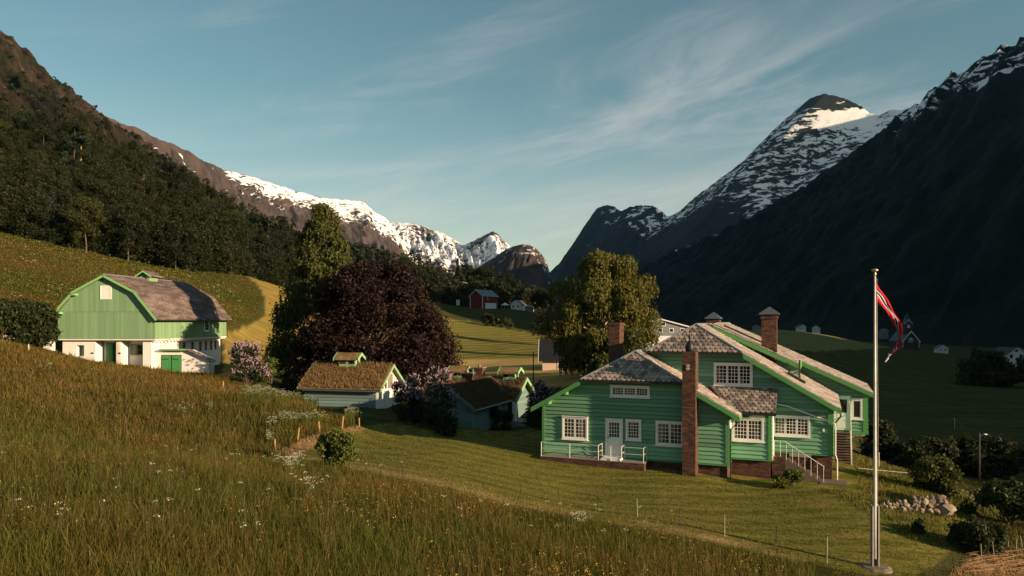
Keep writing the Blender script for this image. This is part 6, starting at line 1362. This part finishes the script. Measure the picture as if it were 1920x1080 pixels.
# trees beyond: one mass of far crowns (everything past the nearest 285)
rest = chosen[NT_:]
C, N = [], []
r = np.random.default_rng(99)
up = (T__ > .04) & (T__ < .97); up = np.c_[X_[up], Y_[up], Z_[up], T__[up]]; ux, uy = proj(up[:, 0], up[:, 1], up[:, 2]); kp = (ux > -200) & (ux < 700) & (up[:, 1] > 330)
over = lim(ux[kp]) - uy[kp]; up = up[kp]; dens = np.where(over < 0, .5, .34 * (1 - sstep(20, 170, over))); up = up[r.random(len(up)) < dens * .22]; up[:, 3] = np.where(over[:0].size == 0, .4, .4) if len(up) == 0 else .4
allc = np.concatenate([np.c_[rest, np.full(len(rest), .8)], up]) if len(rest) else up
bl = []
for c_ in allc:
    s = r.uniform(.5, 1.0) * (1 if c_[3] > .5 else .6)
    for j in range(4): bl.append((c_[0] + r.normal(0, 1.5), c_[1] + r.normal(0, 1.5), c_[2] + s * r.uniform(2, 8.5), 2.2 * s, 2.2 * s, 2.4 * s))
print('far clumps', len(bl))
C, N = blob_points(bl, 27, r, .35); V, Fq = leaves(C, r.uniform(.6, 1.3, len(C)) * 1.0, r, N); tag(link('hillside_wood', np_mesh('hillside_wood', V, Fq, M['leaf_forest'])), 'distant wood and scrub covering the upper slope of the near mountain', 'wood', kind='stuff')
# special trees at the edge of the wood
def m1pt(px, py):
    d2 = (m1['px'] - px) ** 2 + (m1['py'] - py) ** 2 + (T__ < 0) * 1e6; i = np.unravel_index(np.argmin(d2), d2.shape); return np.array((X_[i], Y_[i], Z_[i]))
for px, py, s, lab in [(160, 462, .95, 'loose pale tree with yellow-green leaves at the wood edge above the barn roof'), (240, 488, .8, 'round dense tree at the wood edge just left of the turret'), (330, 506, .8, 'broad tree at the wood edge above the barn ridge turret')]:
    plant(PLt[0] if px < 200 else PB[1], gbase(px, 158 + (px - 160) * .06), s, px * .1, 'broadleaf_tree', lab, None)
r = np.random.default_rng(17)
p = m1pt(152, 318); o = empty('pine_tree', p); tag(o, 'lone tall pine with a bare orange trunk above the hillside wood', 'tree')
m = limb_mesh([(bent((0, 0, -2), (0, 0, 9.5), r, 5, .01), .24, .10)]); m.build('trunk', M['stake'], o); C, N = blob_points([(r.normal(0, 1.3), r.normal(0, 1.3), r.uniform(8, 11.5), 1.5, 1.5, .8) for _ in range(14)], 70, r, .3); V, Fq = leaves(C, .5, r, N); link('crown', np_mesh('crown', V, Fq, M['leaf_spruce']), o)
# trees among the far houses and the dark clump behind the red barn
far = [(832, 556, 370, 1.0), (852, 556, 380, .8), (858, 540, 460, 1.25), (873, 543, 455, 1.3), (886, 546, 450, 1.05), (900, 550, 440, 1.1), (912, 552, 435, 1.15), (924, 556, 430, 1.35), (937, 560, 425, 1.25), (950, 563, 420, 1.2), (962, 566, 415, 1.0), (974, 570, 410, 1.1), (986, 574, 405, .8), (1002, 578, 400, .8), (1015, 580, 380, .8), (872, 562, 372, .7), (880, 564, 380, .75), (843, 566, 350, .6), (918, 568, 400, 1.0), (945, 572, 395, .9), (1006, 582, 330, .6), (1022, 584, 330, .7)]
for i, (px, py, Y, s) in enumerate(far):
    k = 's' if i in (2, 7, 8, 11) else 'b'; plant((PS if k == 's' else PB)[i % 2], P(px, py, Y), s, i * 1.7, 'spruce_tree' if k == 's' else 'broadleaf_tree', ('dark spruce' if k == 's' else 'dark leafy tree') + ' in the clump around the red barn and far white houses', ('spruces' if k == 's' else 'leafy trees') + ' round the far farm')
for i, px in enumerate(range(668, 838, 11)):
    c_ = m1pt(px, np.interp(px, [660, 760, 840], [520, 540, 565])); k = 's' if rng.random() < .4 else 'b'
    plant((PS if k == 's' else PB)[i % 2], c_ - (0, 0, .5), rng.uniform(.75, 1.1), i, LABS[k][0], ('dark spruce' if k == 's' else 'dark leafy tree') + ' on the skyline of the wood behind the copper beech', 'skyline trees behind the copper beech')

# ------------------------------------------------------------------ grass and flowers
def zone_px(X, Y):
    Z = ground(X, Y); return proj(X, Y, Z) + (Z,)
def blades(name, X, Y, Z, L, wfac, colfn, seed, label):
    r = np.random.default_rng(seed); n = len(X); base = np.c_[X, Y, Z - .02]; rad_ = np.hypot(X, Y)
    a = r.random(n) * 6.28; w = np.c_[np.cos(a), np.sin(a), np.zeros(n)] * (np.maximum(.006, rad_ * wfac) * r.uniform(.7, 1.3, n))[:, None]
    lean = np.c_[r.normal(-.10, .34, n), r.normal(.04, .30, n), np.zeros(n)] * L[:, None]
    tip = base + lean + np.c_[np.zeros((n, 2)), L * .97]
    V = np.stack([base - w, base + w, tip + w * .3, tip - w * .3], 1)
    me = np_mesh(name, V.reshape(-1, 3), np.arange(n * 4).reshape(-1, 4), M['blade'])
    cb, ct = colfn(X, Y, r); C = np.stack([cb, cb, ct, ct], 1).reshape(-1, 3)
    c_ = me.attributes.new('col', 'FLOAT_COLOR', 'POINT'); c_.data.foreach_set('color', np.c_[C, np.ones(len(C))].astype(np.float32).ravel())
    return tag(link(name, me), label, 'grass', kind='stuff')
def sample(n, lo, hi, a0, a1, seed, power=1.0):
    r = np.random.default_rng(seed); th = np.radians(r.uniform(a0, a1, n)); rr = np.exp(math.log(lo) + (math.log(hi) - math.log(lo)) * r.random(n) ** power); return rr * np.sin(th), rr * np.cos(th)
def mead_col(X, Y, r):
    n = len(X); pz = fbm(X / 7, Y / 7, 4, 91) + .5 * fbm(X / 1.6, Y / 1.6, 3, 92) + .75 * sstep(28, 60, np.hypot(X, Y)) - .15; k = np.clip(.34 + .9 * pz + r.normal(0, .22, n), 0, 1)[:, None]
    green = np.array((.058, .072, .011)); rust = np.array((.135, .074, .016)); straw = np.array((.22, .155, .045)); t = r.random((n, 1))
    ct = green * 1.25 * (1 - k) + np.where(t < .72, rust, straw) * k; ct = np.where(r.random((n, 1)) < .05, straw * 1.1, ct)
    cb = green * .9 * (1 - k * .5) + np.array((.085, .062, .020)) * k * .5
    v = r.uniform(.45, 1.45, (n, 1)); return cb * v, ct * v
X, Y = sample(570000, 6.5, 100, -42, 22, 301, .92); px, py, Z = zone_px(X, Y); jx = px + rng.normal(0, 3, len(px))
keep = inpoly(jx, py - np.where(px > 430, .36, .12) * F / Y, Z_FRONT) & inpoly(jx, py, Z_FRONT) & (Y > 5) & ~inpoly(px, py, Z_STRAW); bu, bv_ = (X - BO[0]) * math.cos(R(BA)) - (Y - BO[1]) * math.sin(R(BA)), (X - BO[0]) * math.sin(R(BA)) + (Y - BO[1]) * math.cos(R(BA)); keep &= ~((bu > -12) & (bu < 6.5) & (bv_ > -.2))
X, Y, Z = X[keep], Y[keep], Z[keep]; L = np.clip(.36 + .22 * fbm(X / 4, Y / 4, 3, 93) + rng.normal(0, .11, len(X)), .12, .85); L *= np.where(rng.random(len(X)) < .12, 1.3, 1.0)
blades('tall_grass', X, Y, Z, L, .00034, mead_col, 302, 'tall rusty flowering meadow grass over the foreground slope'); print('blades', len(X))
# taller seeding stalks above the sward
X, Y = sample(9000, 7, 60, -42, 22, 321); px, py, Z = zone_px(X, Y); keep = inpoly(px, py - np.where(px > 430, .75, .3) * F / Y, Z_FRONT) & inpoly(px, py, Z_FRONT) & (fbm(X / 4, Y / 4, 3, 191) > -.12); keep &= ~((hypot_ := np.hypot(X - BO[0], Y - BO[1])) < 14)
X, Y, Z = X[keep], Y[keep], Z[keep]; r = np.random.default_rng(322); L = r.uniform(.45, .8, len(X)); hx, hy = r.normal(0, .06, len(X)), r.normal(0, .06, len(X))
hc = np.c_[X + hx, Y + hy, Z + L]; w = (np.hypot(X, Y) * .00018 + .001)[:, None] * np.array((1., 0, 0))
S1 = np.stack([np.c_[X, Y, Z] - w, np.c_[X, Y, Z] + w, hc + w, hc - w], 1).reshape(-1, 3); V2, F2 = leaves(hc, r.uniform(.012, .024, len(X)), r, None, .6, 2.4, .8)
V = np.concatenate([S1, V2]); Fq = np.concatenate([np.arange(len(S1)).reshape(-1, 4), F2 + len(S1)]); cc = np.where(r.random((len(X), 1)) < .5, np.array((.17, .075, .025)), np.array((.24, .17, .075))) * r.uniform(.7, 1.2, (len(X), 1)); cc = np.concatenate([np.repeat(cc * .7, 4, 0), np.repeat(cc, 4, 0)])
me = np_mesh('seed_stalks', V, Fq, M['blade']); c_ = me.attributes.new('col', 'FLOAT_COLOR', 'POINT'); c_.data.foreach_set('color', np.c_[cc, np.ones(len(cc))].astype(np.float32).ravel()); tag(link('seed_stalks', me), 'tall rusty and straw seed heads standing above the meadow grass', 'grass', kind='stuff')
X, Y = sample(85000, 88, 215, -46, -16, 303); px, py, Z = zone_px(X, Y); keep = inpoly(px, py, Z_HILL); X, Y, Z = X[keep], Y[keep], Z[keep]
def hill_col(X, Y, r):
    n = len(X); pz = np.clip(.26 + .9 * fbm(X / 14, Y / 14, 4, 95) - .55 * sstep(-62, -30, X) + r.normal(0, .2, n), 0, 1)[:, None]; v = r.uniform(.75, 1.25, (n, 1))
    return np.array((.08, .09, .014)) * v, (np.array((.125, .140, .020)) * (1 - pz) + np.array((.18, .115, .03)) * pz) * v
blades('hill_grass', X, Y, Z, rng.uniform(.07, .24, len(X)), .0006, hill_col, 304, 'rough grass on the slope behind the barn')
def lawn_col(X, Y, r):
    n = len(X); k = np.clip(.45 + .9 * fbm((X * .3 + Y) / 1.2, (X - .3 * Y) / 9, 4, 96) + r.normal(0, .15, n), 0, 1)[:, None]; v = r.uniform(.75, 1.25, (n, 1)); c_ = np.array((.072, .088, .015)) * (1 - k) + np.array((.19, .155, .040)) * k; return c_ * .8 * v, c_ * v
X, Y = sample(150000, 20, 60, -22, 40, 305); px, py, Z = zone_px(X, Y); keep = (inpoly(px, py, Z_LAWN) | ((px > 1560) & (py > 850) & (Y < 50)))
ca, sa = math.cos(R(HA)), math.sin(R(HA)); hu, hv = (X - 5.49) * ca - (Y - 40) * sa, (X - 5.49) * sa + (Y - 40) * ca; keep &= ~((hu > -4.3) & (hu < 12) & (hv > -1.05 + (hu > 1.8) * 1.0)); X, Y, Z = X[keep], Y[keep], Z[keep]
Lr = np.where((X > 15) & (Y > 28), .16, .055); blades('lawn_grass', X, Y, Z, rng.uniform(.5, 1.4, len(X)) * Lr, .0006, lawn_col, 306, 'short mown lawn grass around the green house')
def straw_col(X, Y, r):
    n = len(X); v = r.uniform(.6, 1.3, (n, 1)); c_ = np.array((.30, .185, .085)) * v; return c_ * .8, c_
X, Y = sample(60000, 18, 56, -22, 42, 307); px, py, Z = zone_px(X, Y); keep = (inpoly(px, py, Z_STRAW) & (Y < 60)) | (inpoly(px, py, Z_STRAW2) & (Y < 40)); X, Y, Z = X[keep], Y[keep], Z[keep]
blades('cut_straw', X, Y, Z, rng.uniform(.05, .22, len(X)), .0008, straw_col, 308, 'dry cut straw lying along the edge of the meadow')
# white umbels, standing on stems, in patches, and small yellow flowers
def umbels(name, spots, seed, mat, label, rad_=.065, nfl=12, fs=.024, stems=True):
    r = np.random.default_rng(seed); C = []; S = []
    for (x, y, z, h_) in spots:
        c_ = np.array((x + r.normal(0, .05), y, z + h_)); a = r.random(nfl) * 6.28; q_ = rad_ * r.random(nfl) ** .5 * r.uniform(.8, 1.4); C.append(c_ + np.c_[q_ * np.cos(a), q_ * np.sin(a), r.normal(0, .012, nfl)])
        d = math.hypot(x, y) * .0003 + .002; S.append([(x - d, y, z), (x + d, y, z), c_ + (d, 0, 0), c_ - (d, 0, 0)])
    C = np.concatenate(C); V, Fq = leaves(C, r.uniform(.7, 1.3, len(C)) * fs, r, np.array((0, -.4, 1.0)) * 1.2, .5, 1.0)
    o = tag(link(name, np_mesh(name, V, Fq, M[mat])), label, 'flowers', kind='stuff')
    if stems: S = np.array(S, float).reshape(-1, 3); tag(link(name + '_stems', np_mesh(name, S, np.arange(len(S)).reshape(-1, 4), M['leaf_bush'])), 'thin stems under the ' + label, 'stems', kind='stuff')
r = np.random.default_rng(77); sp = []
for (cx0, cy0, sx, sy, n, hh) in [(500, 738, 34, 9, 230, .95), (545, 742, 30, 7, 130, .9), (470, 742, 16, 7, 50, .9), (585, 752, 14, 5, 40, .8), (545, 790, 26, 6, 110, .85), (590, 786, 20, 5, 60, .8), (510, 800, 10, 7, 40, .85), (506, 822, 7, 9, 40, .7), (660, 778, 12, 7, 60, .9), (545, 880, 12, 9, 60, .7), (584, 925, 26, 14, 22, .7), (560, 862, 14, 4, 26, .6), (535, 868, 30, 8, 26, .6), (1085, 990, 10, 5, 22, .6), (1860, 935, 35, 8, 160, .7), (1880, 952, 26, 7, 70, .6), (90, 690, 12, 4, 12, .8), (340, 775, 20, 6, 26, .8), (395, 770, 8, 5, 14, .8)]:
    for _ in range(n):
        x, y, z = hit(cx0 + r.normal(0, sx * .55), cy0 + 12 + abs(r.normal(0, sy * .6))); sp.append((x, y, z, hh * r.uniform(.7, 1.15)))
X, Y = sample(330, 9, 80, -40, 12, 309); px, py, Z = zone_px(X, Y); k = inpoly(px, py, Z_FRONT) & (fbm(X / 6, Y / 6, 3, 97) > .0)
sp += [(a, b, c_, r.uniform(.5, .85)) for a, b, c_ in zip(X[k], Y[k], Z[k])]
umbels('cow_parsley', sp, 310, 'umbel', 'white umbel flowers scattered through the tall grass')
X, Y = sample(15000, 8, 60, -40, 20, 311); px, py, Z = zone_px(X, Y); k = inpoly(px, py, Z_FRONT) & (fbm(X / 5, Y / 5, 3, 98) + .22 * sstep(-6, 3, X) - .12 + r.normal(0, .14, len(X)) > .10); X, Y, Z = X[k], Y[k], Z[k]
umbels('buttercups', [(a, b, c_, r.uniform(.25, .6)) for a, b, c_ in zip(X, Y, Z)], 312, 'buttercup', 'small yellow and orange meadow flowers in the tall grass', .04, 2, .026, False)
X, Y = sample(900, 90, 200, -44, -20, 313); px, py, Z = zone_px(X, Y); k = inpoly(px, py, Z_HILL) & (fbm(X / 12, Y / 12, 3, 99) > -.02)
umbels('hill_umbels', [(a, b, c_, .7) for a, b, c_ in zip(X[k], Y[k], Z[k])], 314, 'umbel', 'pale flower heads dotted over the slope behind the barn', .22, 5, .12, False)

# ------------------------------------------------------------------ valley air
hz = MB(); hz.box((-3200, -1300, -40), (3300, 7200, 1250)); hm = bpy.data.materials.new('valley_haze'); hm.use_nodes = True; hn = hm.node_tree.nodes; hn.clear()
pv_n = hn.new('ShaderNodeVolumePrincipled'); pv_n.inputs['Color'].default_value = (0.24, 0.62, 1.0, 1); pv_n.inputs['Density'].default_value = 0.000015; pv_n.inputs['Anisotropy'].default_value = 0.2
ho = hn.new('ShaderNodeOutputMaterial'); hm.node_tree.links.new(pv_n.outputs[0], ho.inputs['Volume'])
tag(hz.build('haze', hm), 'thin blue haze in the valley air', 'haze', kind='stuff')
